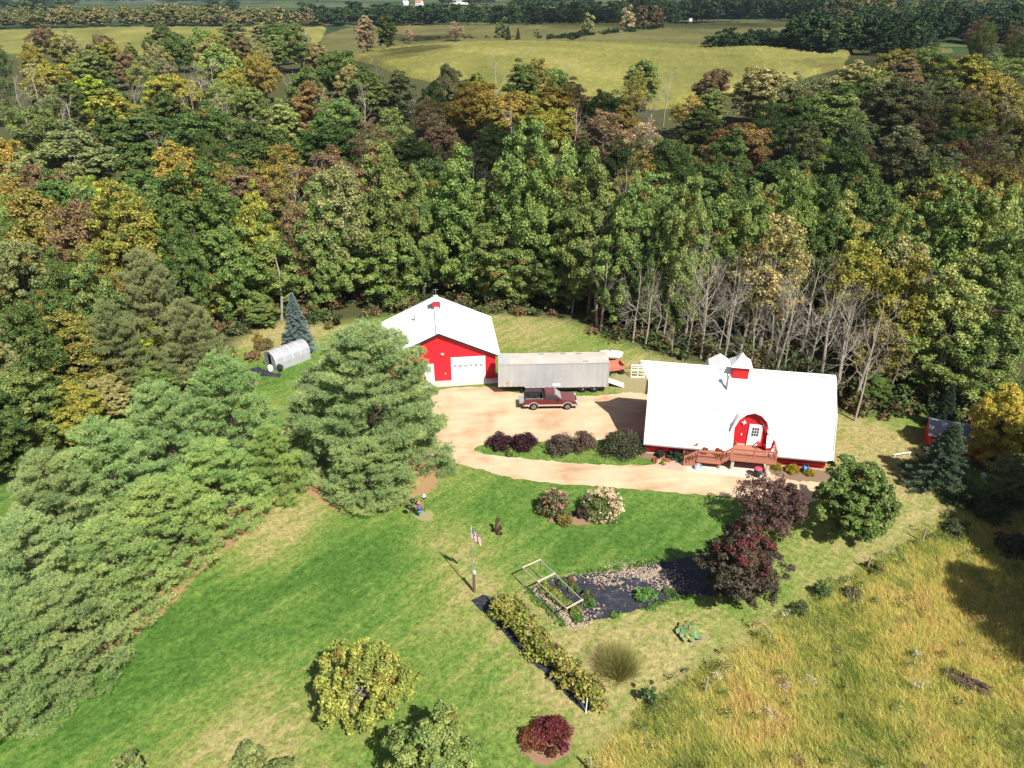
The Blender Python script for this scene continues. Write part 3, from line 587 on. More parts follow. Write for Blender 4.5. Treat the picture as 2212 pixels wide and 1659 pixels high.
for px, py, w, h, kd, ck in [
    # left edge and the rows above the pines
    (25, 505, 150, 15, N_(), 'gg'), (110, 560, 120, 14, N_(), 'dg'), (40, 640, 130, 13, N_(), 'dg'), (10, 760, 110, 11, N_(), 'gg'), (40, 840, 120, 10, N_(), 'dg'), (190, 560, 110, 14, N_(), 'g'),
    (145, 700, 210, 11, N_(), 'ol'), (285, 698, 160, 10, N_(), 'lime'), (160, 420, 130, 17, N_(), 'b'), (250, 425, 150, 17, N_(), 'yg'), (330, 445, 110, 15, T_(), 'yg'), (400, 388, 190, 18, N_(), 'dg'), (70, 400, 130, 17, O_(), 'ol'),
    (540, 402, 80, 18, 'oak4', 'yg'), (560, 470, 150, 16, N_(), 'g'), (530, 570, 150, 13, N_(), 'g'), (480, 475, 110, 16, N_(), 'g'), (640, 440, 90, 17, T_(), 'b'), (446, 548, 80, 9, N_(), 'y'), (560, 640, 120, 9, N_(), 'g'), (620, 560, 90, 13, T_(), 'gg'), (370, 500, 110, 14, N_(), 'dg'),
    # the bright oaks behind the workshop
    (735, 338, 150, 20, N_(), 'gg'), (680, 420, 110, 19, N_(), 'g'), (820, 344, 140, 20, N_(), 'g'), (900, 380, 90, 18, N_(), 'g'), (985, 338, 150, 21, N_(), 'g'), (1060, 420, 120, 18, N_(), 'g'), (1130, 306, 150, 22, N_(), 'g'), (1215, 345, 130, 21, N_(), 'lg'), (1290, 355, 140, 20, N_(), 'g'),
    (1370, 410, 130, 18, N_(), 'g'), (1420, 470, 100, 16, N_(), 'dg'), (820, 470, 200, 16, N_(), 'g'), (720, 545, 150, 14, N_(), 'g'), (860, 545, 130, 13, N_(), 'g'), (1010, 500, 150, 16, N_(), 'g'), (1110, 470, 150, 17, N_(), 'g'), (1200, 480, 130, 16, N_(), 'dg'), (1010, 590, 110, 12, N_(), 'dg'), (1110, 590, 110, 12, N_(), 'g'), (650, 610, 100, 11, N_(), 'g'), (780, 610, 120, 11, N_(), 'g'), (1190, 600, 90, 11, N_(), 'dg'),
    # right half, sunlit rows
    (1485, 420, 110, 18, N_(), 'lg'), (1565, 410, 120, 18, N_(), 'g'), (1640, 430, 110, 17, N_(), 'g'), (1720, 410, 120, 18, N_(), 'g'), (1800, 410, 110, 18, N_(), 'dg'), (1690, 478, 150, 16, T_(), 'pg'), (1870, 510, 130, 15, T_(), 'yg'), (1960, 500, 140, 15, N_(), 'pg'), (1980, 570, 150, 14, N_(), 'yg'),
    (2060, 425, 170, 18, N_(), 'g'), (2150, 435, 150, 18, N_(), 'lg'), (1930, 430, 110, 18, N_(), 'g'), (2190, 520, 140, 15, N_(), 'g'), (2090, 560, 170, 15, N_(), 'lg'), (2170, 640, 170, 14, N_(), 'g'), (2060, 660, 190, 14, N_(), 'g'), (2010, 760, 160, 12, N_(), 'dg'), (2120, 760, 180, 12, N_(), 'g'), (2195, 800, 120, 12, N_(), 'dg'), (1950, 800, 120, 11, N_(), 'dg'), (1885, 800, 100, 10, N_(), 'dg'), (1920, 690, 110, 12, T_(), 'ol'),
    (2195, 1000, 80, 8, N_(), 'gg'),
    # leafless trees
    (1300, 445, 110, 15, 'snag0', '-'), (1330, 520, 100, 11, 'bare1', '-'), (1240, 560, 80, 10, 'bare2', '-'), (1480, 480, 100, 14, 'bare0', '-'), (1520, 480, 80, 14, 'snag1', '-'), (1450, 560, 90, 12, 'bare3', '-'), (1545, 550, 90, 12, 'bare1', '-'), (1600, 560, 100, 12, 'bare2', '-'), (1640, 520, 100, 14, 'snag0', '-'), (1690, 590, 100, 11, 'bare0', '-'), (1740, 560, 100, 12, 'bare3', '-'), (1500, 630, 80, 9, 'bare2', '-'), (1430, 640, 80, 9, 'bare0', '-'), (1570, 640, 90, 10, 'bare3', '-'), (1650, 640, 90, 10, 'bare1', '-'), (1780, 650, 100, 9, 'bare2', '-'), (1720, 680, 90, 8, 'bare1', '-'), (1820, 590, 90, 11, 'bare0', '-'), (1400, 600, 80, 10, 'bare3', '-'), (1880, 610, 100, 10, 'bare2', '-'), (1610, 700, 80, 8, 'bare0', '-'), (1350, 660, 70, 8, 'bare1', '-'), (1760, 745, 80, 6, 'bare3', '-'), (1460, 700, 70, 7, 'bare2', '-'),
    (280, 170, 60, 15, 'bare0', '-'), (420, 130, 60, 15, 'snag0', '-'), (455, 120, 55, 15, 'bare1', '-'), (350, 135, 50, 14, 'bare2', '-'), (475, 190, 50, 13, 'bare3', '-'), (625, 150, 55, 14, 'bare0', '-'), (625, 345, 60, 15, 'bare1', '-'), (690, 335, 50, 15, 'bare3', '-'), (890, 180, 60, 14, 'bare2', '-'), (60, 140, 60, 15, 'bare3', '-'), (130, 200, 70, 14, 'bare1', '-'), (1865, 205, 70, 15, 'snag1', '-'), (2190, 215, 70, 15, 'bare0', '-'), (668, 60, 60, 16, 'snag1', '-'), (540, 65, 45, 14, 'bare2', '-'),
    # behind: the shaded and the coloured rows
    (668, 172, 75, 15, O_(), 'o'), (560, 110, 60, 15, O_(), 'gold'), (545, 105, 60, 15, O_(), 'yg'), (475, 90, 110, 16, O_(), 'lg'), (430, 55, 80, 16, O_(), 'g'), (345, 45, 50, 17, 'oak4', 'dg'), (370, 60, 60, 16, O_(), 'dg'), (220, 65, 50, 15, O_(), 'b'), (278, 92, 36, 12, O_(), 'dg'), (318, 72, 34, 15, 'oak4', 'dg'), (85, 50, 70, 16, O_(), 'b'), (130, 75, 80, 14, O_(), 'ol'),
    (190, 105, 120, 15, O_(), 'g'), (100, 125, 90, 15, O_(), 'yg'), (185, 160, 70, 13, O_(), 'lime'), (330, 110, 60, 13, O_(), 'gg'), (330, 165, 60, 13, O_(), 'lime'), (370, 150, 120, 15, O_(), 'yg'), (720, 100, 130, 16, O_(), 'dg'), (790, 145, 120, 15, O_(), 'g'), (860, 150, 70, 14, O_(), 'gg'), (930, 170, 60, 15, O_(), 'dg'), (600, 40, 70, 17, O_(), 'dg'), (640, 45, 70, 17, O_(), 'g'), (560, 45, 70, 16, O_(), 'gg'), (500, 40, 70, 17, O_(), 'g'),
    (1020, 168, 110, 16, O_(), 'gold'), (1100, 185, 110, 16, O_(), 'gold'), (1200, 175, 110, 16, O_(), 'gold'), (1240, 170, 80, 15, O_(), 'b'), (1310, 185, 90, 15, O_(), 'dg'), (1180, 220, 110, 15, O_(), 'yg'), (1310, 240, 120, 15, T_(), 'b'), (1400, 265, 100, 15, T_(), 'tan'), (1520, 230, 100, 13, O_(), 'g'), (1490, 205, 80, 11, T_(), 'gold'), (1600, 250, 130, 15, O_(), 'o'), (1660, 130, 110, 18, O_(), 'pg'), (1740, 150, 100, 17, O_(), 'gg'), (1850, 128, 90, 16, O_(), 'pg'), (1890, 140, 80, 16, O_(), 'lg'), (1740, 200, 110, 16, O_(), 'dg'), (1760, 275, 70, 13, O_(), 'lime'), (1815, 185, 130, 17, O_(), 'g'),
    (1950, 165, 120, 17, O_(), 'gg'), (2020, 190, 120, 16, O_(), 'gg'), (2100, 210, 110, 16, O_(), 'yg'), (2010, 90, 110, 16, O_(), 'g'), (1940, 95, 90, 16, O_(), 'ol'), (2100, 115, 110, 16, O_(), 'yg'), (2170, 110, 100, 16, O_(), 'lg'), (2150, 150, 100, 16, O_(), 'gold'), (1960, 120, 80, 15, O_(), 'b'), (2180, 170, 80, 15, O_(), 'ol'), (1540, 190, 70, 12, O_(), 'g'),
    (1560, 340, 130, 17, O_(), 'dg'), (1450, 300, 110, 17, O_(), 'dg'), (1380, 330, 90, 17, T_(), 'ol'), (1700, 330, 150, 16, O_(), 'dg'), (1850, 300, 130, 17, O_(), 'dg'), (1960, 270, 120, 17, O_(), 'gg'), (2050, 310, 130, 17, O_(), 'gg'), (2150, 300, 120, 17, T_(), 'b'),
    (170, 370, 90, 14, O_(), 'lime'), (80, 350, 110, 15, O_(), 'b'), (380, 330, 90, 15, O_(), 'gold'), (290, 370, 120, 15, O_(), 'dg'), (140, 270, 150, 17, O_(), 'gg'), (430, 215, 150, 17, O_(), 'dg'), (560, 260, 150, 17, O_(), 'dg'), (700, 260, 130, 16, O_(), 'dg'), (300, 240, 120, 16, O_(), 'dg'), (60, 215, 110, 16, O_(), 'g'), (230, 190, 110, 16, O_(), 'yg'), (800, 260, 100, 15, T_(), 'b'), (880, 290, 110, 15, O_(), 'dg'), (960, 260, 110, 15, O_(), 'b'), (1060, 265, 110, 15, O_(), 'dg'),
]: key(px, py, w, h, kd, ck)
r_b = random.Random(44)
for i in range(38):                                       # the belt of thin leafless trunks behind the trailer and the house
    for _ in range(60):
        x, y = r_b.uniform(11, 47), r_b.uniform(62, 92); d_ = float(pip(WOOD, x, y))
        if .6 < d_ < 9 and all((p.x - x) ** 2 + (p.y - y) ** 2 > 2.6 for p, *_r in TREES): break
    h = r_b.uniform(8.5, 14); px, py = proj(x, y, h)
    TREES.append((Vector((x, y, 0)), h, h * r_b.uniform(.2, .3), B_(), '-', (1, 1, 1), px, py))
# the rest of the wood fills in between
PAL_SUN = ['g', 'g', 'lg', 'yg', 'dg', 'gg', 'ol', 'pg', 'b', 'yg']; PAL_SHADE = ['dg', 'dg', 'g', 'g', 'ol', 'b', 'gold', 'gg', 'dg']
def fill(n_max, y0, y1, gap, hr, palette, kinds, seed):
    r = random.Random(seed); n = 0; tries = 0
    while n < n_max and tries < 9000:
        tries += 1
        y = y0 + (y1 - y0) * r.random(); x = r.uniform(-.74, .74) * (y * CP + 20 * SP) * 1.02
        if float(pip(WOOD, x, y)) < 1.2: continue
        if y > 190 and max(float(pip(c_, x, y)) for c_ in (CORN1, CORN2, CORN3, CORN4)) > -3: continue
        g_ = gap * r.uniform(.85, 1.15)
        if any((p.x - x) ** 2 + (p.y - y) ** 2 < (g_ + .35 * (rr_ - 4)) ** 2 for p, _, rr_, *_r in TREES): continue
        z = tz(x, y); h = r.uniform(*hr); px, py = proj(x, y, z + h)
        if not (-40 < px < 2250): continue
        bx, by = proj(x, y, z)
        if 1400 < bx < 1870 and y < 96: continue
        kd = r.choice(kinds); ck = r.choice(palette)
        if kd == 'bare': kd, ck = B_(), '-'
        elif kd == 'near': kd = N_()
        elif kd == 'oak': kd = O_()
        elif kd == 'thin': kd = T_()
        TREES.append((Vector((x, y, z)), h, r.uniform(3.9, 5.4) * (1.0 if ck != '-' else .8), kd, ck, jit(GREENS.get(ck, (1, 1, 1)), .16), px, py)); n += 1
fill(26, 60, 106, 6.0, (10, 15), ['g', 'dg', 'g', 'ol', 'lg'], ['near', 'near', 'near', 'thin'], 31)
fill(44, 100, 160, 7.6, (13, 17), PAL_SHADE, ['oak', 'oak', 'oak', 'thin', 'bare'], 32)
fill(58, 150, 236, 8.6, (13, 16.5), PAL_SUN + PAL_SHADE, ['oak', 'oak', 'oak', 'oak', 'thin', 'bare'], 33)
fill(24, 232, 330, 10.5, (12, 16), PAL_SUN, ['oak', 'oak', 'thin'], 34)

def row_name(y): return 'at the wood edge' if y < 88 else 'in the sunlit wood' if y < 122 else 'in the shaded hollow' if y < 168 else 'below the cornfield' if y < 235 else 'on far hillside'
ANCH = [(95, 'by the left photo edge'), (215, 'above the olive tree'), (355, 'above the lime tree'), (480, 'above the golden tree'), (600, 'left of the blue spruce'), (700, 'above the blue spruce'), (815, 'left of the workshop roof'), (945, 'above the workshop ridge'), (1075, 'above the workshop eave'), (1200, 'above the grey trailer'), (1320, 'above the trailer rear'), (1440, 'above the white gate'), (1540, 'above the house left'), (1640, 'above the house cupola'), (1740, 'above the house ridge'), (1840, 'above the house right'), (1960, 'right of the house roof'), (2090, 'above the red shed'), (9999, 'by the right photo edge')]
ORD = ['first', 'second', 'third', 'fourth', 'fifth', 'sixth', 'seventh', 'eighth']; NUM = ['', 'one', 'two', 'three', 'four', 'five', 'six', 'seven', 'eight']
def base_label(t):
    p, h, r, kd, ck, col, px, py = t
    form = {'bare': 'leafless grey tree', 'snag': 'dead white tree', 'thin': 'sparse tree'}.get(kd[:4], 'leafy tree')
    nm = form if ck == '-' else CNAME[ck] + ' ' + form
    return nm, row_name(p.y), next(a for m, a in ANCH if px < m)
groups = {}
for i, t in enumerate(TREES): groups.setdefault(base_label(t), []).append(i)
LAB = {}
for (nm, rw, an), ids in groups.items():
    ids.sort(key=lambda i: TREES[i][6])
    for j, i in enumerate(ids):
        LAB[i] = f'{nm} {rw}, {an}' if len(ids) == 1 else f'{nm} {rw}, {an}, ' + (['leftmost', 'rightmost'][j] if len(ids) == 2 else f'{ORD[min(j, 7)]} from left')
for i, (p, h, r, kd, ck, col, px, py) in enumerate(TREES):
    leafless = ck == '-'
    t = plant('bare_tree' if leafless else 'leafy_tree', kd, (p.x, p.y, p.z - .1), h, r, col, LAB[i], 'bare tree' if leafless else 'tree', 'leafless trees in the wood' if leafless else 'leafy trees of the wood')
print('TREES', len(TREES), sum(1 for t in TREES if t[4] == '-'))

# ------------------------------------------------------------------ white pines along the left, and the yard's trees
PG = 'white pines beside the lawn'
for px, py, Y, r, col, lab, kd in [
    (782, 714, 54.6, 7.9, (.32, .43, .16), 'large broad blue-green white pine standing left of the driveway', 3),
    (680, 800, 56.5, 4.0, (.28, .38, .155), 'white pine at the left side of the large broad one, by the little lawn', 2),
    (790, 955, 49.8, 4.0, (.30, .39, .135), 'low wide white pine at the front foot of the large broad one', 1),
    (470, 772, 53.5, 5.0, (0.283, 0.418, 0.136), 'tall white pine at the upper right of the pine row, below the greenhouse', 1),
    (575, 925, 50.0, 3.1, (0.283, 0.405, 0.103), 'short white pine ending the pine row at the bare dirt patch', 2),
    (330, 835, 49.5, 4.8, (0.299, 0.418, 0.148), 'pale-tipped white pine in the pine row, below the lime tree', 0),
    (440, 960, 46.5, 4.5, (0.299, 0.418, 0.125), 'broad white pine in the pine row, halfway along the lawn edge', 2),
    (205, 915, 44.5, 4.9, (0.299, 0.418, 0.148), 'pale white pine in the row, below the olive bushy tree', 1),
    (330, 1040, 42.0, 4.6, (0.317, 0.418, 0.125), 'white pine leaning over the lawn edge, lower half of the pine row', 0),
    (80, 985, 41.5, 4.6, (0.299, 0.391, 0.148), 'greyish white pine at the left photo edge, middle of the row', 2),
    (210, 1135, 37.5, 4.6, (0.317, 0.418, 0.136), 'white pine above the narrow brown litter strip, low in the row', 1),
    (40, 1120, 35.5, 4.4, (0.299, 0.405, 0.148), 'silvery white pine at the left photo edge, low in the row', 0),
    (90, 1265, 31.5, 4.1, (0.299, 0.391, 0.136), 'lowest white pine of the row, in the lower left photo corner', 2),
    (-30, 1330, 29.0, 3.8, (0.283, 0.391, 0.136), 'white pine cut off by the left photo edge near the lowest one', 1)]:
    p = aty(px, py, Y); plant('pine_tree', 'pine%d' % kd, (p.x, p.y, 0), max(5, p.z), r * .93, jit(col, .05), lab, 'pine tree', PG)
PG2 = 'pale pines behind the lime tree'
for px, py, h, r, lab in [(300, 548, 14, 4.6, 'tall pale yellowish pine behind the lime tree'), (395, 650, 11, 3.8, 'pale yellowish pine left of the spruce, below the golden tree'), (225, 660, 11, 3.6, 'pale yellowish pine between the olive tree and the lime tree'), (440, 740, 7, 2.6, 'small pale pine at the edge of the greenhouse lawn')]:
    p = att(px, py, h); plant('pine_tree', 'pine%d' % rng.randrange(3), p, h, r, jit((.26, .29, .12), .06), lab, 'pine tree', PG2)
p = at(648, 757); plant('spruce_tree', 'sprc0', p, 7.6, 2.15, (.24, .32, .30), 'silvery blue spruce standing behind the plastic greenhouse', 'spruce')
p = at(2022, 1046); plant('spruce_tree', 'drk0', p, 6.4, 3.1, (.12, .175, .10), 'wide dark spruce in front of the small red shed', 'spruce')
p = at(2028, 925); plant('spruce_tree', 'sprc1', p, 5.2, 1.5, (.08, .12, .07), 'small pale spruce behind the small red shed', 'spruce')

def own(name, builder, pos, h, r, col, label, cat, lm='leaf', bm='bark', names=('crown', 'trunk'), rz=0.0):
    """a plant with a mesh of its own"""
    cm, mb = builder; cm.materials.append(M[lm]); t = thing(name, label, cat, pos, rz)
    o = link(names[0], cm, t); o.color = (*col, 1); mb.build(names[1], M[bm], t); return t
p = at(1835, 1150); own('round_maple', broadleaf(300, 6.6, 3.1, 420, 120, .125, .02, .8, clr=.105, limb=8, up=.5), p, 1, 1, (.15, .215, .055), 'dense round dark green maple at the right end of the house', 'tree')
p = at(1590, 1300); t = own('purple_tree', broadleaf(301, 6.6, 2.7, 320, 95, .11, .03, .42, clr=.13, limb=10), p, 1, 1, (.085, .07, .045), 'dark red-topped maple at the right end of the garden cloth', 'tree')
cm, mb = broadleaf(302, 6.9, 2.0, 150, 70, .10, .5, .4, clr=.15, limb=4); cm.materials.append(M['autumn']); o = link('crown', cm, t); o.color = (.15, .05, .042, 1); o['label'] = 'red upper leaves'
p = at(1662, 1148); own('purple_tree', broadleaf(303, 4.6, 2.9, 300, 70, .105, .08, .9, .25, clr=.125, limb=16), p, 1, 1, (.13, .075, .065), 'wide dusky purple tree beside the driveway below the deck', 'tree', 'autumn')
p = at(795, 1545); own('fruit_tree', broadleaf(304, 5.4, 3.0, 230, 80, .115, .05, .55, clr=.095, limb=60, up=.5, squash=2.0), p, 1, 1, (.29, .315, .065), 'yellow-green spreading tree on the lawn at the bottom of the photo', 'tree', 'leaf', 'greybark')
p = at(940, 1700); own('fruit_tree', broadleaf(305, 5.4, 2.4, 260, 80, .11, .05, .75, clr=.125, limb=20, up=.5), p, 1, 1, (.21, .275, .075), 'fresh green rounded tree cut off by the bottom photo edge', 'tree')
for px, py, hh, lab in [(285, 1700, 2.3, 'pale green young tree at the bottom edge below the pines'), (545, 1672, 2.2, 'yellowish young tree at the bottom edge beside the yellow-green tree'), (615, 1705, 2.0, 'low pale young tree at the bottom edge, nearest the yellow-green tree')]:
    p = at(px, py); own('young_tree', broadleaf(int(px), hh, 1.0, 40, 70, .12, .1, .5, clr=.24, limb=12, up=.5), p, 1, 1, (.21, .25, .08), lab, 'young tree')
# bushes
def bush(name, px, py, r, h, col, label, seed, ncl=40, per=110, leaf=.11, lm='leaf', cat='bush', clr=.3, sparse=0.0, stems=14, up=.2, sx=1.0, rz=0.0, z=0.0, flat=0.0):
    t = own(name, shrub(seed, r, h, ncl, per, leaf, clr, sparse, stems, up, flat), at(px, py, z), 1, 1, col, label, cat, lm, 'brownwood', ('foliage', 'stem'), rz); t.scale = (sx, 1, 1); return t
bush('barberry_bush', 1080, 964, 1.35, 1.45, (.055, .022, .03), 'dark purple bush at the left end of the driveway bed', 400, 46, 90, .1, 'autumn')
bush('barberry_bush', 1132, 966, 1.4, 1.5, (.05, .02, .028), 'dark purple bush second from left in the driveway bed', 401, 50, 90, .1, 'autumn')
bush('brown_bush', 1210, 972, 1.55, 2.1, (.115, .085, .06), 'brown fading bush in the middle of the driveway bed, left of two', 402, 50, 80, .1, 'autumn', sparse=.15, stems=30)
bush('brown_bush', 1258, 970, 1.4, 1.95, (.125, .085, .06), 'reddish-brown fading bush in the driveway bed, right of two', 403, 50, 80, .1, 'autumn', sparse=.2, stems=30)
bush('dark_bush', 1342, 976, 1.85, 2.3, (.07, .075, .04), 'large dark olive bush in the driveway bed nearest the house', 404, 70, 100, .1, 'leaf', sparse=.1, stems=30, sx=1.3)
for px, py, s_ in [(1100, 985, 405), (1183, 978, 406), (1310, 985, 407)]: bush('bed_plant', px, py, .4, .45, (.11, .16, .04), {405: 'small yellow-green plant in front of the purple bushes', 406: 'small green plant between the purple and the brown bushes', 407: 'small green plant between the brown and the dark bush'}[s_], s_, 14, 60, .09)
bush('hydrangea_bush', 1196, 1108, 1.5, 2.5, (.11, .12, .05), 'leggy hydrangea with pink flower heads, left of the two on the lawn', 410, 50, 80, .11, stems=20)
bush('hydrangea_bush', 1300, 1108, 1.85, 2.4, (.13, .17, .05), 'rounded hydrangea full of cream and pink flowers on the lawn', 411, 60, 100, .11, stems=16)
def flowers(parent, r, h, n, cols, seed, z0):
    g = np.random.default_rng(seed); d = unit(g.normal(size=(n, 3))); d[:, 2] = np.abs(d[:, 2]); C = d * np.array([r, r, h]) * (.86 + .18 * g.random(n))[:, None]; C = C[C[:, 2] > z0]
    P, N, cl = clump_leaves(C, .14 + .07 * g.random(len(C)), 26, g, .2, .8, .7); cm = leaf_mesh('flower_head', P, N, .085 * (.7 + .6 * g.random(len(P))), cl, g, 1.0)
    k = NT('flower heads %d' % seed); c = k.ramp(k.attr('clump'), cols, 'LINEAR'); k.base(k.hsv(c, .5, 1, k.math('MULTIPLY_ADD', k.attr('leaf'), .5, .75)), .7, .2); cm.materials.append(k.m); o = link('flower_head', cm, parent); o['kind'] = 'stuff'
flowers(bpy.data.objects['hydrangea_bush'], 1.3, 2.4, 80, [(.1, (.42, .15, .12)), (.6, (.55, .27, .2)), (.95, (.5, .33, .2))], 412, 1.2)
flowers(bpy.data.objects['hydrangea_bush.001'], 1.75, 2.35, 190, [(.1, (.55, .27, .2)), (.4, (.66, .45, .3)), (.7, (.75, .66, .48)), (.95, (.6, .6, .25))], 413, .25)
bush('yellowing_bush', 1218, 1130, .75, 1.0, (.2, .17, .045), 'small yellowing bush at the foot of the pink hydrangea', 414, 28, 90, .09)
bush('dark_leaf_bush', 1252, 1118, .55, 1.3, (.06, .045, .035), 'dusky thin bush between the two hydrangeas', 415, 22, 60, .1, 'autumn', sparse=.3)
bush('red_bush', 1190, 1596, 1.3, 1.25, (.15, .03, .028), 'deep red bush in a mulch ring at the bottom of the photo', 416, 60, 120, .085, 'autumn', stems=30)
bush('orange_bush', 1150, 1600, .85, .95, (.21, .075, .035), 'orange-red lower bush at the left of the mulch ring', 417, 36, 110, .08, 'autumn', stems=20)
bush('golden_shrub', 1674, 1012, .62, .62, (.32, .25, .02), 'clipped golden mound left of three by the house wall', 420, 40, 100, .06, clr=.34, stems=6)
bush('golden_shrub', 1711, 1019, .68, .66, (.32, .25, .02), 'clipped golden mound between two others by the house wall', 421, 40, 100, .06, clr=.34, stems=6)
bush('golden_shrub', 1748, 1025, .52, .52, (.32, .25, .02), 'clipped golden mound at the right of three, nearest the round maple', 422, 36, 90, .06, clr=.34, stems=6)
bush('flame_bush', 868, 806, .7, 1.9, (.45, .13, .06), 'orange-red flame bush at the left front corner of the workshop', 423, 26, 60, .1, 'autumn', sparse=.2)
bush('flame_bush', 912, 828, .6, 1.3, (.42, .2, .08), 'peach-coloured bush between the pines and the workshop door', 424, 24, 60, .1, 'autumn', sparse=.2)
bush('purple_sapling', 1076, 1152, .4, 1.7, (.12, .06, .045), 'thin purple sapling on the lawn right of the flag', 425, 14, 50, .1, 'autumn', sparse=.2, stems=8)
bush('sapling', 1400, 1520, .55, 2.6, (.07, .12, .04), 'tall thin sapling at the lawn edge left of the fence posts', 426, 12, 60, .11, stems=10)
bush('weed_clump', 570, 752, 1.3, 1.1, (.17, .14, .05), 'brownish weedy clump left of the greenhouse', 427, 40, 80, .11, 'leaf', sparse=.1)
bush('weed_clump', 545, 775, 1.2, .9, (.24, .16, .07), 'pinkish faded weeds in front of the brownish clump by the greenhouse', 428, 34, 80, .1, 'autumn')
bush('weed_clump', 560, 738, .8, 1.2, (.25, .2, .035), 'yellow weed clump behind the greenhouse weeds', 429, 24, 70, .1)
bush('flower_plant', 1425, 987, .55, .7, (.03, .05, .025), 'dark leafy plant at the left end of the house flower bed', 430, 16, 60, .1)
bush('flower_plant', 1455, 988, .8, .85, (.03, .055, .03), 'large dark leafy plant in the middle of the house flower bed', 431, 22, 70, .1)
bush('flower_plant', 1480, 994, .6, .7, (.06, .11, .035), 'mid green plant in the house flower bed nearest the steps', 432, 18, 60, .09)
for px, py, col, lab, sd_ in [(1440, 996, (.5, .2, .05), 'orange flowers at the front of the house flower bed', 433), (1416, 996, (.42, .1, .06), 'red flowers at the left of the house flower bed', 434), (1468, 999, (.14, .2, .1), 'pale green clump at the front of the house flower bed', 435), (1432, 1002, (.2, .27, .03), 'lime green clump at the edge of the house flower bed', 436)]:
    bush('bed_flower', px, py, .38, .32, col, lab, sd_, 12, 50, .07, stems=4)

# understory along the wood's near edge: low brush nobody could count
g = np.random.default_rng(77); pts = []
while len(pts) < 420:
    x, y = g.uniform(-75, 75), g.uniform(56, 112); dd = float(pip(WOOD, x, y))
    if -.4 < dd < 14 and g.random() < (1.1 - dd / 16): pts.append((x, y, .7 + 1.3 * g.random()))
C = np.array(pts); C3 = np.stack([C[:, 0], C[:, 1], terrain(C[:, 0], C[:, 1]) + .45 * C[:, 2]], 1); Cs = np.concatenate([C3, C3 + g.normal(size=C3.shape) * np.array([.9, .9, .4]), C3 + g.normal(size=C3.shape) * np.array([.9, .9, .5])])
P, N, cl = clump_leaves(Cs, np.tile(C[:, 2], 3) * .75, 70, g, .4); cm = leaf_mesh('undergrowth', P, N, .26 * (.6 + .8 * g.random(len(P))), cl, g)
k = NT('undergrowth leaves'); c = k.ramp(k.attr('clump'), [(0, (.03, .05, .018)), (.35, (.06, .10, .025)), (.6, (.12, .13, .04)), (.8, (.13, .09, .045)), (.95, (.17, .10, .05))]); k.base(k.hsv(c, .5, 1, k.math('MULTIPLY_ADD', k.attr('leaf'), .6, .7)), .7, .2); cm.materials.append(k.m)
tag(link('undergrowth', cm), 'low mixed brush along the near edge of the wood', 'undergrowth', kind='stuff')
for px, py, h, r, ck, kd, l_ in [(25, 1035, 8.5, 3.2, 'dg', 'near0', 'dark green tree at the left photo edge behind the pine row'), (70, 985, 9, 3.2, 'g', 'near1', 'green tree left of the olive bushy tree, near the photo edge'), (190, 955, 5.5, 2.6, 'yg', 'near2', 'low yellowish tree below the olive bushy tree'), (-15, 960, 10, 3.5, 'gg', 'near2', 'greyish tree cut by the left photo edge'), (350, 880, 5, 2.4, 'g', 'near0', 'small green tree between the lime tree and the pine row'), (250, 905, 5, 2.3, 'pg', 'near1', 'small pale tree just under the lime tree')]:
    plant('leafy_tree', kd, at(px, py), h, r, jit(GREENS[ck], .08), l_, 'tree', 'small trees behind the pine row')
for px, py, r, h, c_, l_, s_ in [(110, 965, 1.6, 1.3, (.28, .23, .09), 'faded yellow brush behind the pine row at the left', 670), (150, 940, 1.3, 1.1, (.26, .16, .08), 'reddish-brown brush left of the lime tree', 671), (440, 800, 1.8, 1.2, (.24, .25, .09), 'pale yellow-green brush left of the greenhouse', 672), (490, 770, 1.6, 1.2, (.22, .23, .08), 'yellowish brush at the wood edge left of the greenhouse', 673), (400, 820, 1.6, 1.3, (.2, .22, .08), 'olive brush above the tallest pine of the row', 674)]:
    bush('brush_clump', px, py, r, h, c_, l_, s_, 40, 80, .12, stems=14, sparse=.1)
plant('leafy_tree', 'near2', at(2128, 1006), 7.6, 2.5, GREENS['y'], 'golden-leaved tree hanging over the right end of the small red shed', 'tree')
plant('leafy_tree', 'near0', at(2165, 985), 7, 2.8, GREENS['dg'], 'dark green tree right of the golden tree by the small red shed', 'tree')
# red creeper on the dead trees by the trailer
for j, (px, py, hh) in enumerate([(1237, 668, 6.5), (1298, 700, 9), (1345, 690, 7.5)]):
    p = at(px, py); g = np.random.default_rng(500 + j); n = 60; zz = g.random(n) ** .8 * hh; C = np.stack([g.normal(size=n) * .35 + (zz / hh) * (1.0 if j == 2 else .2 * (j - 1)), g.normal(size=n) * .35, zz], 1)
    P, N, cl = clump_leaves(C, np.full(n, .32), 26, g); cm = leaf_mesh('foliage', P, N, .17, cl, g); cm.materials.append(M['autumn']); mb = MB(); mb.tube([(0, 0, -.2), (.1, 0, hh * .5), ((1.0 if j == 2 else 0), 0, hh)], [.13, .1, .03], 5)
    t = thing('red_creeper', ['crimson creeper on a thin dead stem, left of three above the trailer', 'crimson creeper climbing the tall pale trunk above the trailer', 'crimson creeper on a slanting stem, right of three above the trailer'][j], 'creeper', p, 0, 'red creepers at the wood edge')
    o = link('foliage', cm, t); o.color = (.2, .03, .035, 1); mb.build('stem', M['palebark'], t)
mb = MB(); mb.tube([(0, 0, -.2), (.1, 0, 3), (.25, .1, 6.5)], [.42, .36, .3], 9); mb.tube([(.1, 0, 4), (-.7, 0, 4.3)], [.1, .03], 4)
o = mb.build('dead_tree', M['palebark']); o.location = att(404, 640, 0) ; tag(o, 'thick pale broken trunk standing left of the golden tree', 'dead tree')
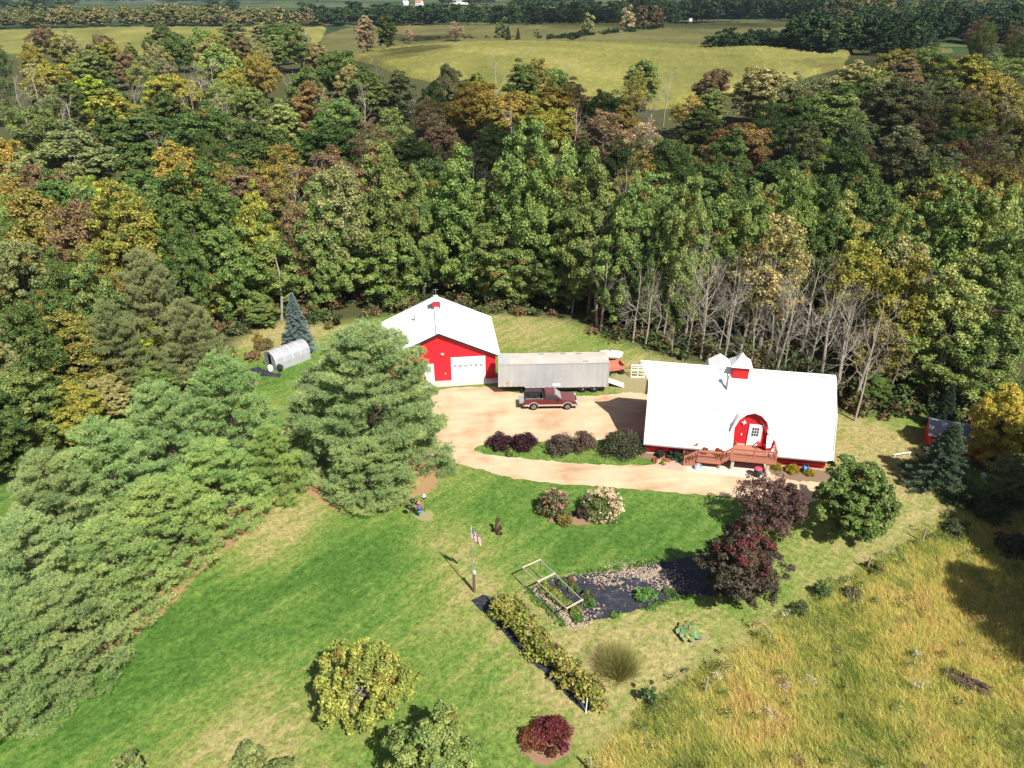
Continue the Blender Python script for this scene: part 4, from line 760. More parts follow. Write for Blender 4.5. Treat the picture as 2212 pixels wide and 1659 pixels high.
mb = MB(); mb.tube([(0, 0, -.2), (.5, 0, 3), (.7, .1, 6.5), (.5, 0, 9)], [.2, .17, .12, .06], 7); mb.tube([(.6, 0, 5), (1.3, 0, 6.5)], [.07, .03], 4)
o = mb.build('dead_tree', M['palebark']); o.location = at(608, 690); tag(o, 'slender pale leaning trunk left of the blue spruce top', 'dead tree')

# ------------------------------------------------------------------ the house: a long gambrel barn house
hz_ = lambda n, l, c, o, p, r=0.0, **kw: thing(n, l, c, p, r, **kw)
house = thing('barn_house', 'red barn house under a huge white gambrel roof with cupola', 'house', H0, HR)
GP = [(-4.9, 1.42), (-4.32, 2.2), (-3.05, 4.75), (0, 7.45), (3.05, 4.75), (4.32, 2.2), (4.9, 1.42)]
mb = MB(); wp = [(-4.35, -.1), (-4.35, 1.9), (-2.95, 4.62), (0, 7.25), (2.95, 4.62), (4.35, 1.9), (4.35, -.1)]
DX, DY = 1.15, -3.72
wq = [(-4.35, -.1), (-4.35, 1.44), (DY + .12, 1.44), (DY + .12, 3.1), (-2.95, 4.62), (0, 7.25), (2.95, 4.62), (4.35, 1.9), (4.35, -.1)]
mb.prism(wp, -8.05, DX - 1.44, 'X'); mb.prism(wq, DX - 1.438, DX + 1.438, 'X'); mb.prism(wp, DX + 1.44, 8.05, 'X'); mb.build('wall', M['redboard'], house)
mb = MB(); mb.bb((-8.1, -4.4, -.1), (8.1, -4.352, .12)); mb.build('foundation', M['concrete'], house)
def roof_shell(mb, prof, x0, x1, th=.12, peak=0.0, mid_=None):
    """a folded sheet along x; the ridge may run out past the left end like a hay hood"""
    n = len(prof); mid = n // 2 if mid_ is None else mid_
    for i in range(n - 1):
        (ya, za), (yb, zb) = prof[i], prof[i + 1]; d = math.hypot(yb - ya, zb - za); ny_, nz_ = -(zb - za) / d * th, (yb - ya) / d * th
        xa = x0 - (peak if i == mid else 0); xb = x0 - (peak if i + 1 == mid else 0)
        if peak and i + 1 == mid:                                # front upper slope with the pointed prow
            t = .5; ym, zm = ya + (yb - ya) * t, za + (zb - za) * t
            top = [(x0, ya, za), (x0, ym, zm), (xb, yb, zb), (x1, yb, zb), (x1, ya, za)]
        elif peak and i == mid:
            t = .5; ym, zm = ya + (yb - ya) * t, za + (zb - za) * t
            top = [(xa, ya, za), (x0, ym, zm), (x0, yb, zb), (x1, yb, zb), (x1, ya, za)]
        else: top = [(x0, ya, za), (x0, yb, zb), (x1, yb, zb), (x1, ya, za)]
        m = len(top); lo = [(x, y - ny_, z - nz_) for x, y, z in top]
        mb.add(top + lo, [tuple(range(m)), tuple(range(2 * m - 1, m - 1, -1))] + [(j, (j + 1) % m, m + (j + 1) % m, m + j) for j in range(m)])
mb = MB(); roof_shell(mb, GP[2:], -8.3, 8.42, .12, 1.0, 1); roof_shell(mb, [(-3.70, 3.45), GP[2]], DX - 1.458, DX + 1.458, .12); roof_shell(mb, GP[:3], -8.3, DX - 1.46, .12); roof_shell(mb, GP[:3], DX + 1.46, 8.42, .12); rf = mb.build('roof', M['roof'], house)
mb = MB(); mb.bar((-9.25, 0, 7.5), (8.44, 0, 7.5), .34, .06); mb.build('ridge_cap', M['trim'], rf); mb = MB()
for y, z in ((-3.05, 4.79), (3.05, 4.79), (-4.32, 2.25), (4.32, 2.25)): mb.bar((-8.43, y, z), (8.43, y, z), .06, .03) if y > 0 else [mb.bar((a_, y, z), (b_, y, z), .06, .03) for a_, b_ in ((-8.31, DX - 1.5), (DX + 1.5, 8.43))]
mb.build('break_shade_trim', M['grey'], rf)  # trims on the slope breaks; the subtle shading there is put into their grey
mb = MB(); mb.bar((-8.4, -4.97, 1.36), (-1.75, -4.97, 1.36), .12, .1); mb.bar((2.1, -4.97, 1.36), (8.4, -4.97, 1.36), .12, .1)
gt = mb.build('gutter', M['grey'], house)
for sx in (-8.34, 8.46):
    mb = MB()
    for i in range(6):
        a, b = GP[i], GP[i + 1]; mb.bar((sx, a[0], a[1] - .05), (sx, b[0], b[1] - .05), .05, .2)
    mb.build('barge_board', M['trim'], house)
# cupola
cz = 7.0
mb = MB(); mb.bb((-.72, -.72, 6.3), (.72, .72, 8.1)); cu = mb.build('cupola', M['redpaint'], house); cu.location = (-.05, 0, 0)
mb = MB(); mb.add([(-.98, -.98, 8.05), (.98, -.98, 8.05), (.98, .98, 8.05), (-.98, .98, 8.05), (-.5, -.5, 8.5), (.5, -.5, 8.5), (.5, .5, 8.5), (-.5, .5, 8.5), (0, 0, 9.2)],
       [(0, 1, 5, 4), (1, 2, 6, 5), (2, 3, 7, 6), (3, 0, 4, 7), (4, 5, 8), (5, 6, 8), (6, 7, 8), (7, 4, 8), (0, 3, 2, 1)]); mb.build('cupola_roof', M['roof'], cu)
mb = MB()
for s_ in (-1, 1): mb.bb((-.6, s_ * .725 - .012, 7.55), (.6, s_ * .725 + .012, 7.95))
mb.build('louvre', M['red'], cu)
# flue
fx, fy, fz = -1.25, -1.55, 6.05
mb = MB(); mb.lathe([(.11, fz - .3), (.11, fz + 1.35), (.19, fz + 1.36), (.19, fz + 1.56), (.02, fz + 1.62)], (fx, fy, 0), 12); fl = mb.build('stovepipe', M['grey'], house, True)
mb = MB(); mb.box((fx, fy, fz + .03), (.5, .55, .05), rx=R(41.5)); mb.build('flashing', M['grey'], fl)
# front dormer
AR_ = [(-1.42, 1.5), (-1.42, 3.35), (-1.12, 4.35), (-.6, 4.95), (0, 5.2), (.6, 4.95), (1.12, 4.35), (1.42, 3.35), (1.42, 1.5)]
mb = MB(); mb.prism([(DX + u, v) for u, v in AR_], DY, -1.2, 'Y'); dw = mb.build('dormer_wall', M['redboard'], house)
mb = MB(); DR = [(-1.72, 3.3), (-1.3, 4.48), (-.68, 5.12), (0, 5.36), (.68, 5.12), (1.3, 4.48), (1.72, 3.3)]
mb.M = Matrix.Translation((DX, DY - .38, 5.36)) @ Matrix.Rotation(R(9), 4, 'X') @ Matrix.Translation((0, .38 - DY, -5.36)) @ Matrix.Rotation(R(90), 4, 'Z')
roof_shell(mb, [(-u, v) for u, v in DR[::-1]], DY - .38, -.9, .1); dr = mb.build('dormer_roof', M['barnroof'], house)
mb = MB()
for i in range(6): mb.bar((DX + DR[i][0], DY - .4, DR[i][1] - .06), (DX + DR[i + 1][0], DY - .4, DR[i + 1][1] - .06), .05, .2)
mb.build('fascia', M['trim'], dr)
fy0 = DY - .002
mb = MB(); dx0 = DX + .42; mb.bb((dx0 - .47, fy0 - .05, 1.56), (dx0 + .47, fy0 - .02, 3.66)); dd = mb.build('door', M['white'], house)
mb = MB(); mb.bb((dx0 - .6, fy0 - .07, 1.53), (dx0 - .475, fy0, 3.82)); mb.bb((dx0 + .475, fy0 - .07, 1.53), (dx0 + .6, fy0, 3.82)); mb.bb((dx0 - .475, fy0 - .07, 3.67), (dx0 + .475, fy0, 3.82)); mb.build('door_frame', M['trim'], dd)
mb = MB(); mb.bb((dx0 - .3, fy0 - .058, 2.6), (dx0 + .3, fy0 - .052, 3.48)); mb.build('window', M['glass'], dd)
mb = MB()
for i in (1, 2): mb.bb((dx0 - .3 + .2 * i - .02, fy0 - .07, 2.6), (dx0 - .3 + .2 * i + .02, fy0 - .06, 3.48)); mb.bb((dx0 - .3, fy0 - .071, 2.6 + .293 * i - .02), (dx0 + .3, fy0 - .061, 2.6 + .293 * i + .02))
mb.build('glazing_bar', M['trim'], dd)
mb = MB(); mb.bb((dx0 - .3, fy0 - .057, 1.75), (dx0 + .3, fy0 - .051, 2.42)); mb.build('door_panel', M['trim'], dd)
mb = MB(); mb.lathe([(.035, 0), (.035, -.06)], (dx0 - .4, fy0 - .05, 2.5), 8, 'Y'); mb.build('handle', M['grey'], dd)
mb = MB(); mb.bb((DX - .75, fy0 - .12, 3.75), (DX - .65, fy0, 4.15)); mb.bb((DX - .9, fy0 - .1, 3.9), (DX - .5, fy0 - .02, 4.0)); mb.build('wall_lamp', M['trim'], house)
mb = MB(); mb.bb((DX - .8, fy0 - .06, 2.55), (DX - .7, fy0, 2.75)); mb.build('outlet', M['trim'], house)
mb = MB(); mb.bb((DX - 1.3, fy0 - .04, 1.5), (DX - .3, fy0 - .003, 1.66)); mb.build('sill', M['concrete'], house)
# rear gable standing above the ridge line
mb = MB(); mb.prism([(-2.7, 2), (-2.7, 4.9), (-1.3, 6.2), (.1, 4.9), (.1, 2)], 1.0, 5.0, 'Y'); mb.build('rear_wall', M['redboard'], house)
mb = MB(); mb.M = Matrix.Translation((-1.3, 0, 0)) @ Matrix.Rotation(R(90), 4, 'Z'); roof_shell(mb, [(-1.7, 4.7), (-1.1, 5.75), (0, 6.45), (1.1, 5.75), (1.7, 4.7)], .9, 5.3, .1); mb.build('rear_roof', M['barnroof'], house)

# deck in front of the dormer
deck = thing('deck', 'reddish stained timber deck with railings and steps at the front door', 'deck', H0, HR)
DZ = 1.5; y0, y1 = -5.95, DY - .01; x0, x1 = -.55, 3.35
mb = MB(); mb.bb((x0, y0, DZ - .05), (x1, y1 - .03, DZ)); mb.build('platform', M['deck'], deck)
mb = MB(); mb.bb((x0, y0 - .045, DZ - .36), (x1, y0 - .002, DZ + .003)); mb.bb((x0 - .045, y0 - .045, DZ - .34), (x0 - .002, -5.0, DZ + .003)); mb.bb((x1 + .002, y0 - .045, DZ - .34), (x1 + .045, -5.0, DZ + .003)); mb.build('rim_board', M['deckrail'], deck)
for px_ in (x0 + .25, x1 - .55):
    mb = MB(); mb.bb((px_ - .13, y0 + .1, -.05), (px_ + .13, y0 + .36, DZ - .36)); po = mb.build('post', M['palewood'], deck)
    mb = MB(); mb.bb((px_ - .25, y0 - .02, -.05), (px_ + .25, y0 + .48, .09)); mb.build('footing', M['pad'], po)
def railing(a, b, za, zb, h=.95, posts=True):
    a, b = Vector(a), Vector(b); mb = MB(); L = (b - a).length
    A = lambda t, dz: (a.x + (b.x - a.x) * t, a.y + (b.y - a.y) * t, za + (zb - za) * t + dz)
    mb.bar(A(0, h), A(1, h), .12, .045); mb.bar(A(0, h - .12), A(1, h - .12), .05, .08); mb.bar(A(0, .1), A(1, .1), .05, .08)
    n = max(2, int(L / .15))
    for i in range(1, n): mb.bar(A(i / n, .06), A(i / n, h - .02), .035)
    for t in ((0, .5, 1) if L > 2.6 else (0, 1)): mb.bar(A(t, -.3), A(t, h + .1), .1)
    mb.build('railing', M['deckrail'], deck)
railing((x0 + .05, y0 + .02, 0), (x1 - .05, y0 + .02, 0), DZ, DZ); railing((x1 - .02, y0 + .05, 0), (x1 - .02, -4.3, 0), DZ, DZ)
LZ = .9; lx0, lx1 = -3.5, -1.35
mb = MB(); mb.bb((lx0, y0, LZ - .05), (lx1, -4.75, LZ)); mb.build('landing', M['deck'], deck)
mb = MB(); mb.bb((lx0, y0 - .045, LZ - .3), (lx1, y0 - .002, LZ + .003)); mb.build('rim_board', M['deckrail'], deck)
railing((lx0 + .02, y0 + .02, 0), (lx1, y0 + .02, 0), LZ, LZ); railing((lx1, y0 + .02, 0), (x0 - .05, y0 + .02, 0), LZ, DZ)
mb = MB()
for i in range(3): mb.bb((lx1 + .26 * i, y0 + .06, LZ + .2 * i - (.2 if i == 0 else .2)), (lx1 + .26 * (i + 1) - .002, -4.8, LZ + .2 * (i + 1) - .04))
mb.build('step', M['deck'], deck)
mb = MB()
for i in range(4): mb.bb((lx0 - .28 * (i + 1), y0 + .06, -.03), (lx0 - .28 * i - .003, -4.8, LZ - .18 * (i + 1) - .02))
mb.build('step', M['deck'], deck)
railing((lx0 - 1.1, y0 + .02, 0), (lx0, y0 + .02, 0), .1, LZ); railing((lx0 - 1.1, -4.78, 0), (lx0, -4.78, 0), .1, LZ)
for px_ in (lx0 + .2, lx1 - .1):
    mb = MB(); mb.bb((px_ - .06, y0 + .1, -.05), (px_ + .06, y0 + .22, LZ - .05)); mb.build('post', M['deckrail'], deck)

def chair(pos, rz, label):
    t = thing('deck_chair', label, 'chair', pos, rz, 'red slatted chairs on the deck'); Rd = M['redpaint']
    mb = MB()
    for i in range(5): mb.box((0, -.12 + i * .1, .36 - i * .025), (.52, .085, .02), rx=R(-14))
    mb.build('seat', Rd, t); mb = MB()
    for i in range(5): mb.box(((i - 2) * .105, .36 + .0, .72 - abs(i - 2) * .03), (.09, .02, .95 - abs(i - 2) * .07), rx=R(-24))
    mb.build('backrest', Rd, t)
    for s_ in (-1, 1):
        mb = MB(); mb.box((s_ * .33, .06, .57), (.13, .72, .025)); mb.build('armrest', Rd, t)
        mb = MB(); mb.bar((s_ * .3, -.22, 0), (s_ * .3, -.22, .56), .03, .09); mb.build('leg', Rd, t)
        mb = MB(); mb.bar((s_ * .27, -.2, .34), (s_ * .27, .55, .02), .03, .1); mb.build('leg', Rd, t)
chair(hs(2.75, -4.45, DZ + .005), HR + R(-70), 'bright red slatted deck chair nearer the railing'); chair(hs(2.25, -4.1, DZ + .005) , HR + R(-10), 'red slatted deck chair beside the door, partly shaded')
def mum(pos, label, col):
    t = thing('potted_flowers', label, 'potted plant', pos, 0, 'orange potted flowers on the deck'); mb = MB(); mb.lathe([(.14, 0), (.2, .28), (.22, .3), (.18, .3)], n=12); mb.build('pot', M['brownwood'], t, True)
    cm, m_ = shrub(int(pos[0] * 97) % 999, .36, .5, 26, 60, .06, .36, 0, 3, .3); cm.materials.append(M['autumn']); o = link('foliage', cm, t); o.color = (*col, 1); o.location = (0, 0, .26)
mum(hs(-.3, -4.2, DZ), 'orange-red potted flowers at the left corner of the upper deck', (.36, .09, .025)); mum(hs(-1.55, -4.95, LZ), 'orange-red potted flowers at the top of the landing', (.36, .07, .025)); mum(hs(-2.75, -4.95, LZ), 'brownish orange potted flowers on the landing', (.3, .13, .045))
mb = MB(); mb.lathe([(.24, 0), (.3, .05), (.34, .8), (.3, .8)], n=18); t = thing('rubbish_bin', 'dark round bin with a pink-red lid under the deck', 'bin', hs(1.85, -6.45, .035)); mb.build('body', M['dark'], t, True)
M['pink'] = plain('pink-red plastic', (.55, .07, .12), .5, .06); mb = MB(); mb.lathe([(.37, .8), (.38, .86), (.2, .93), (.02, .94)], n=18); ld = mb.build('lid', M['pink'], t, True); mb = MB(); mb.bar((-.1, 0, .96), (.1, 0, .96), .04); mb.build('handle', M['pink'], ld)
M['blue'] = plain('blue plastic', (.07, .25, .45), .5, .15, 5); M['paleblue'] = plain('pale blue plastic', (.4, .5, .56), .5, .2, 6)
t = thing('hose_coil', 'pale coiled hose leaning under the deck landing', 'hose', hs(-3.35, -6.25, .04)); mb = MB()
for j in range(6):
    rr_ = .3 - .02 * j; mb.tube([(rr_ * math.cos(a * .4), .02 * j - .05 + .1 * math.sin(a * .4) * .5, .32 + rr_ * math.sin(a * .4)) for a in range(17)], .022, 5)
mb.build('hose', M['paleblue'], t, True); mb = MB(); mb.lathe([(.2, -.08), (.2, .1)], (0, 0, .32), 14, 'Y'); mb.build('reel', M['paleblue'], t)
t = thing('hose_reel', 'blue hose reel cart against the house wall behind the golden mounds', 'hose reel', hs(6.25, -5.0, .03), HR); mb = MB(); mb.lathe([(.34, -.2), (.34, -.17), (.2, -.17), (.2, .17), (.34, .17), (.34, .2)], (0, 0, .4), 16, 'X'); mb.build('drum', M['blue'], t); mb = MB(); mb.bar((-.25, 0, 0), (-.25, .1, .9), .04); mb.bar((.25, 0, 0), (.25, .1, .9), .04); mb.bar((-.25, .1, .9), (.25, .1, .9), .04); mb.build('frame', M['dark'], t)

# ------------------------------------------------------------------ the workshop
shop = thing('workshop', 'red steel workshop with a white gable roof, garage door and small cupola', 'workshop', A0, AR)
WL, WR, LEN, EZ, RZ = -6.2, 6.2, 10.6, 3.1, 5.95
mb = MB(); mb.prism([(WL, -.05), (WL, EZ), (0, RZ - .05), (WR, EZ), (WR, -.05)], 0, LEN, 'Y'); mb.build('wall', M['red'], shop)
mb = MB(); mb.M = Matrix.Rotation(R(90), 4, 'Z'); sl = (RZ - EZ) / 6.2
roof_shell(mb, [(-6.65, EZ - .45 * sl + .08), (0, RZ + .1), (6.65, EZ - .45 * sl + .08)], -.35, LEN + .35, .12); rf = mb.build('roof', M['barnroof'], shop)
mb = MB(); mb.bar((0, -.36, RZ + .13), (0, LEN + .36, RZ + .13), .5, .05); mb.build('ridge_cap', M['trim'], rf)
mb = MB()
for s_ in (-1, 1): mb.bar((0, -.37, RZ + .0), (s_ * 6.65, -.37, EZ - .45 * sl - .02), .05, .18)
mb.build('barge_board', M['dark'], shop)
mb = MB()
for s_ in (-1, 1): mb.bar((s_ * 6.7, -.35, EZ - .45 * sl + .0), (s_ * 6.7, LEN + .35, EZ - .45 * sl + .0), .1, .12)
mb.build('gutter', M['trim'], shop)
mb = MB(); mb.bb((-.45, 7.1, 5.5), (.45, 8.0, 6.85)); cu = mb.build('cupola', M['redpaint'], shop)
mb = MB(); mb.add([(-.6, 6.95, 6.82), (.6, 6.95, 6.82), (.6, 8.15, 6.82), (-.6, 8.15, 6.82), (0, 6.95, 7.15), (0, 8.15, 7.15)], [(0, 1, 4), (2, 3, 5), (1, 2, 5, 4), (3, 0, 4, 5), (0, 3, 2, 1)]); mb.build('cupola_roof', M['trim'], cu)
mb = MB(); mb.lathe([(.03, 6.9), (.03, 7.8)], (0, 8.6, 0), 6); mb.bar((-.3, 8.6, 7.7), (.3, 8.6, 7.7), .03); mb.build('weathervane', M['grey'], shop)
mb = MB(); mb.lathe([(.09, 5.0), (.09, 5.5), (.14, 5.5), (.02, 5.6)], (-2.6, 6.4, 0), 10); mb.build('vent_pipe', M['grey'], shop)
gd = MB(); gd.bb((1.38, -.045, .06), (4.86, -.02, 2.72)); gdo = gd.build('garage_door', M['white'], shop)
mb = MB(); mb.bb((1.2, -.08, .05), (1.375, 0, 2.9)); mb.bb((4.865, -.08, .05), (5.04, 0, 2.9)); mb.bb((1.375, -.08, 2.725), (4.865, 0, 2.9)); mb.build('door_frame', M['trim'], gdo)
mb = MB()
for i in range(4): mb.bb((1.385, -.05, .62 + i * .52), (4.855, -.046, .64 + i * .52))
mb.build('panel_seam', M['grey'], gdo)
for i in range(6):
    mb = MB(); cx_ = 1.66 + i * .583
    for a in (-.09, .09):
        for b in (-.07, .07): mb.bb((cx_ + a - .07, -.052, 1.83 + b - .05), (cx_ + a + .07, -.047, 1.83 + b + .05))
    mb.build('window', M['glass'], gdo)
mb = MB(); mb.bb((-1.72, -.045, .08), (-.86, -.02, 2.1)); ed = mb.build('entry_door', M['white'], shop)
mb = MB(); mb.bb((-1.86, -.07, .05), (-1.725, 0, 2.25)); mb.bb((-.855, -.07, .05), (-.72, 0, 2.25)); mb.bb((-1.725, -.07, 2.105), (-.855, 0, 2.25)); mb.build('door_frame', M['trim'], ed)
mb = MB(); mb.bb((-1.55, -.052, 1.25), (-1.03, -.047, 1.95)); mb.build('window', M['paleglass'], ed)
mb = MB(); mb.bb((-1.62, -.06, 1.12), (-.96, -.046, 1.19)); mb.build('push_bar', M['grey'], ed)
mb = MB(); mb.bb((-4.66, -.03, .98), (-3.12, -.01, 2.08)); wn_ = mb.build('window', M['paleglass'], shop)
mb = MB(); mb.bb((-4.8, -.07, .85), (-2.98, 0, .975)); mb.bb((-4.8, -.07, 2.085), (-2.98, 0, 2.2)); mb.bb((-4.8, -.07, .977), (-4.665, 0, 2.083)); mb.bb((-3.115, -.07, .977), (-2.98, 0, 2.083)); mb.bb((-3.95, -.06, .977), (-3.83, -.031, 2.083)); mb.bb((-3.82, -.05, 1.5), (-3.12, -.031, 1.55)); mb.build('frame', M['trim'], wn_)
mb = MB(); mb.box((.3, -.12, 3.45), (.34, .2, .14)); mb.bb((.2, -.2, 3.3), (.4, -.02, 3.38)); mb.build('flood_lamp', M['palewood'], shop)
mb = MB(); mb.box((-2.42, -.08, 1.55), (.14, .14, .4)); mb.build('wall_lamp', M['palewood'], shop)
mb = MB(); mb.box((.55, -.05, .95), (.12, .08, .16)); mb.build('outlet', M['palewood'], shop)
mb = MB(); mb.bb((-8.1, 6.6, 2.1), (-6.72, 9.6, 2.2)); mb.build('lean_to_roof', M['grey'], shop)
mb = MB(); mb.bb((-7.95, 6.8, -.05), (-6.25, 9.4, 2.08)); mb.build('lean_to_wall', M['dark'], shop)
t = thing('satellite_dish', 'pale round dish on a short pole between the pines and the workshop', 'dish', barn(-9.6, 4.2)); mb = MB(); mb.lathe([(.03, 0), (.03, 1.0)], n=6); mb.build('pole', M['grey'], t); mb = MB(); mb.M = Matrix.Translation((0, 0, 1.1)) @ Matrix.Rotation(R(55), 4, 'X'); mb.lathe([(.02, 0), (.3, .06), (.45, .16), (.43, .16), (.28, .08), (.01, .02)], n=18); mb.build('dish', M['paleblue'], t, True)

# ------------------------------------------------------------------ trailer
T0 = Vector((4.45, 69.0, 0)); TR = R(2.2)
tr = thing('semi_trailer', 'long silver-grey box trailer parked beside the red workshop', 'trailer', T0, TR)
k = NT('dull silver trailer skin'); c = k.coords(); n = k.noise(c, .35, 4, .6); n2 = k.noise(k.mapping(c, (2.5, 1, .25)), 1.2, 4, .6); sx = k.node('ShaderNodeSeparateXYZ'); k.put(sx.inputs[0], c); rv = k.ramp(k.math('ABSOLUTE', k.math('SUBTRACT', k.math('FRACT', k.math('DIVIDE', sx.outputs[0], .6)), .5)), [(.46, 0), (.49, 1)])
M['skin'] = k.base(k.mix(rv, k.ramp(k.math('ADD', k.math('MULTIPLY', n, .5), k.math('MULTIPLY', n2, .5)), [(.35, (.38, .38, .375)), (.6, (.47, .465, .455))]), (.40, .395, .39)), .6, .3, .1); k.bump(rv, .12, .02)
k = NT('dusty trailer roof'); c = k.coords(); n = k.noise(c, .5, 5, .65); M['trroof'] = k.base(k.ramp(n, [(.35, (.40, .35, .30)), (.65, (.56, .50, .44))]), .85, .2)
xa, xb = -5.95, 5.95
mb = MB(); mb.prism([(xa, 1.0), (xa, 3.72), (xb, 3.72), (xb, .78), (-3.05, .78), (-3.2, 1.0)], -1.27, 1.27, 'Y'); body = mb.build('box_body', M['skin'], tr)
mb = MB(); mb.bb((xa - .01, -1.29, 3.722), (xb + .01, 1.29, 3.76)); tro = mb.build('roof', M['trroof'], tr)
mb = MB(); mb.bb((xa - .02, -1.3, 3.762), (xa + 1.15, 1.3, 3.78)); mb.build('roof_cap', M['skin'], tro)
for cx_, cy_ in ((2.9, .9), (3.4, -1.0), (-1.2, .95), (1.2, .95)): mb = MB(); mb.bb((cx_ - .3, cy_ - .12, 3.763), (cx_ + .3, cy_ + .12, 3.80)); mb.build('roof_patch', M['grey'], tro)
mb = MB()
for x in (xa + .0, xb - .0): mb.bar((x, -1.285, .8 if x > 0 else 1.0), (x, -1.285, 3.74), .09, .05)
mb.bar((xa, -1.285, 3.69), (xb, -1.285, 3.69), .04, .08); mb.bar((-3.0, -1.285, .83), (xb, -1.285, .83), .04, .1); mb.bar((xa, -1.285, 1.05), (-3.15, -1.285, 1.05), .04, .1)
mb.build('edge_rail', M['skin'], body)
M['redstripe'] = plain('red reflective tape', (.42, .05, .045), .5, .1)
mb = MB()
for i in range(20):
    x = xa + .3 + i * .6
    if not (-3.4 < x < -2.9 or 1.2 < x < 2.2): mb.bb((x, -1.312, .86 if x > -3 else 1.08), (x + .28, -1.308, .90 if x > -3 else 1.12))
mb.build('marker_strip', M['redstripe'], body)
mb = MB(); mb.bb((xa - .03, -1.2, 1.02), (xa - .004, 1.2, 3.7)); mb.build('front_panel', M['palewood'], body)
mb = MB(); mb.bb((xb + .004, -1.25, .8), (xb + .05, 1.25, 3.7)); mb.build('rear_door', M['brownwood'], body)
mb = MB(); mb.bb((-.1, -1.283, .98), (.75, -1.275, 1.28)); mb.build('white_panel', M['white'], body)
M['orange'] = plain('orange sign face', (.6, .22, .05), .6, .1)
mb = MB(); mb.add([(-5.2, -1.282, 1.3), (-4.8, -1.282, 1.3), (-5.0, -1.282, 1.65), (-5.2, -1.274, 1.3), (-4.8, -1.274, 1.3), (-5.0, -1.274, 1.65)], [(0, 1, 2), (3, 5, 4), (0, 3, 4, 1), (1, 4, 5, 2), (2, 5, 3, 0)]); mb.build('hazard_sign', M['orange'], body)
mb = MB(); mb.bb((-2.9, -1.15, .45), (5.6, 1.15, .775)); mb.build('chassis', M['black'], tr)
for x in (3.25, 4.5):
    for y in (-1.02, 1.02):
        mb = MB(); mb.lathe([(.25, -.13), (.4, -.14), (.44, -.09), (.44, .09), (.4, .14), (.25, .13)], (x, y, .44), 22, 'Y'); wh = mb.build('wheel', M['black'], tr, True)
        mb = MB(); s_ = -1 if y < 0 else 1; mb.lathe([(.26, s_ * .1), (.2, s_ * .05), (.09, s_ * .07), (.09, s_ * .13), (.01, s_ * .14)], (x, y, .44), 14, 'Y'); mb.build('rim', M['grey'], wh, True)
for y in (-.8, .8): mb = MB(); mb.bar((-3.45, y, 0), (-3.45, y, 1.0), .14); mb.bb((-3.6, y - .16, 0), (-3.3, y + .16, .06)); mb.build('landing_leg', M['black'], tr)
mb = MB(); mb.bb((5.55, -1.2, .28), (5.6, -.7, .78)); mb.bb((5.55, .7, .28), (5.6, 1.2, .78)); mb.build('mud_flap', M['black'], tr)
t = thing('ramp', 'pale metal loading ramp lowered from the rear of the grey trailer', 'ramp', T0, TR); mb = MB(); mb.bar((6.05, .45, .74), (8.0, .15, .1), 1.0, .08); mb.build('plate', M['white'], t); mb = MB(); mb.bar((7.2, .28, .3), (7.2, .28, .02), .1); mb.build('leg', M['grey'], t)
p = at(1318, 800); t = thing('red_cart', 'faded red wooden farm cart behind the rear of the grey trailer', 'cart', (p.x + .4, p.y - .3, 0), R(15)); M['fadedred'] = plain('faded red timber', (.48, .17, .11), .8, .15, 5)
mb = MB(); mb.bb((-1.4, -.8, .5), (1.0, .8, .58)); mb.build('bed', M['fadedred'], t)
for y in (-.8, .8): mb = MB(); mb.bb((-1.4, y - .03, .58), (1.0, y + .03, 1.05)); mb.build('side_board', M['fadedred'], t)
mb = MB(); mb.bb((.95, -.78, .585), (1.01, .78, 1.05)); mb.build('end_board', M['fadedred'], t)
for x, y in ((.6, -.9), (.6, .9), (-1, -.9), (-1, .9)): mb = MB(); mb.lathe([(.12, -.06), (.3, -.07), (.32, 0), (.3, .07), (.12, .06)], (x, y, .32), 16, 'Y'); mb.build('wheel', M['black'], t)
mb = MB(); mb.bar((1.0, 0, .45), (2.3, 0, .3), .08); mb.build('drawbar', M['brownwood'], t)
p = at(1318, 783); t = thing('propane_tank', 'white rounded propane tank standing behind the grey trailer', 'tank', (p.x, p.y + .4, 0), R(-3)); mb = MB(); mb.lathe([(.02, -1.4), (.3, -1.32), (.46, -1.1), (.5, -.85), (.5, .85), (.46, 1.1), (.3, 1.32), (.02, 1.4)], (0, 0, .85), 20, 'X'); mb.build('tank', M['white'], t, True)
for x in (-.8, .8): mb = MB(); mb.bb((x - .1, -.35, 0), (x + .1, .35, .42)); mb.build('foot', M['grey'], t)
mb = MB(); mb.lathe([(.15, 1.33), (.15, 1.5), (.02, 1.55)], n=10); mb.build('valve_cover', M['grey'], t)
p = at(1342, 776); t = thing('water_hydrant', 'white-capped standpipe in the grass beyond the tank', 'standpipe', p); mb = MB(); mb.lathe([(.05, 0), (.05, .8)], n=8); mb.build('pipe', M['grey'], t); mb = MB(); mb.bb((-.35, -.12, .7), (.15, .12, .95)); mb.build('head', M['white'], t)
p = at(1377, 816); t = thing('white_gate', 'white barred gate panel leaning beside the left end of the house', 'gate', p, R(-4)); gh, gw = 1.55, 1.5; Tl = Matrix.Rotation(R(-8), 4, 'X')
for x in (-gw / 2, 0, gw / 2): mb = MB(); mb.M = Tl; mb.bar((x, 0, 0), (x, 0, gh), .07); mb.build('upright', M['white'], t)
for i, z in enumerate((.12, .5, .9, 1.25, 1.5)): mb = MB(); mb.M = Tl; mb.bar((-gw / 2, -.037, z), (gw / 2, -.037, z), .03, .05 if i % 2 else .16); mb.build('rail', M['white'], t)
p = at(1355, 806); mb = MB(); mb.tube([(0, 0, -.1), (0, 0, 1.3)], .03, 6); mb.lathe([(.06, 1.3), (.06, 1.42), (.01, 1.45)], n=8); o = mb.build('stake', M['palewood']); o.location = p; tag(o, 'thin pale stake in the grass between the red cart and the white gate', 'stake')

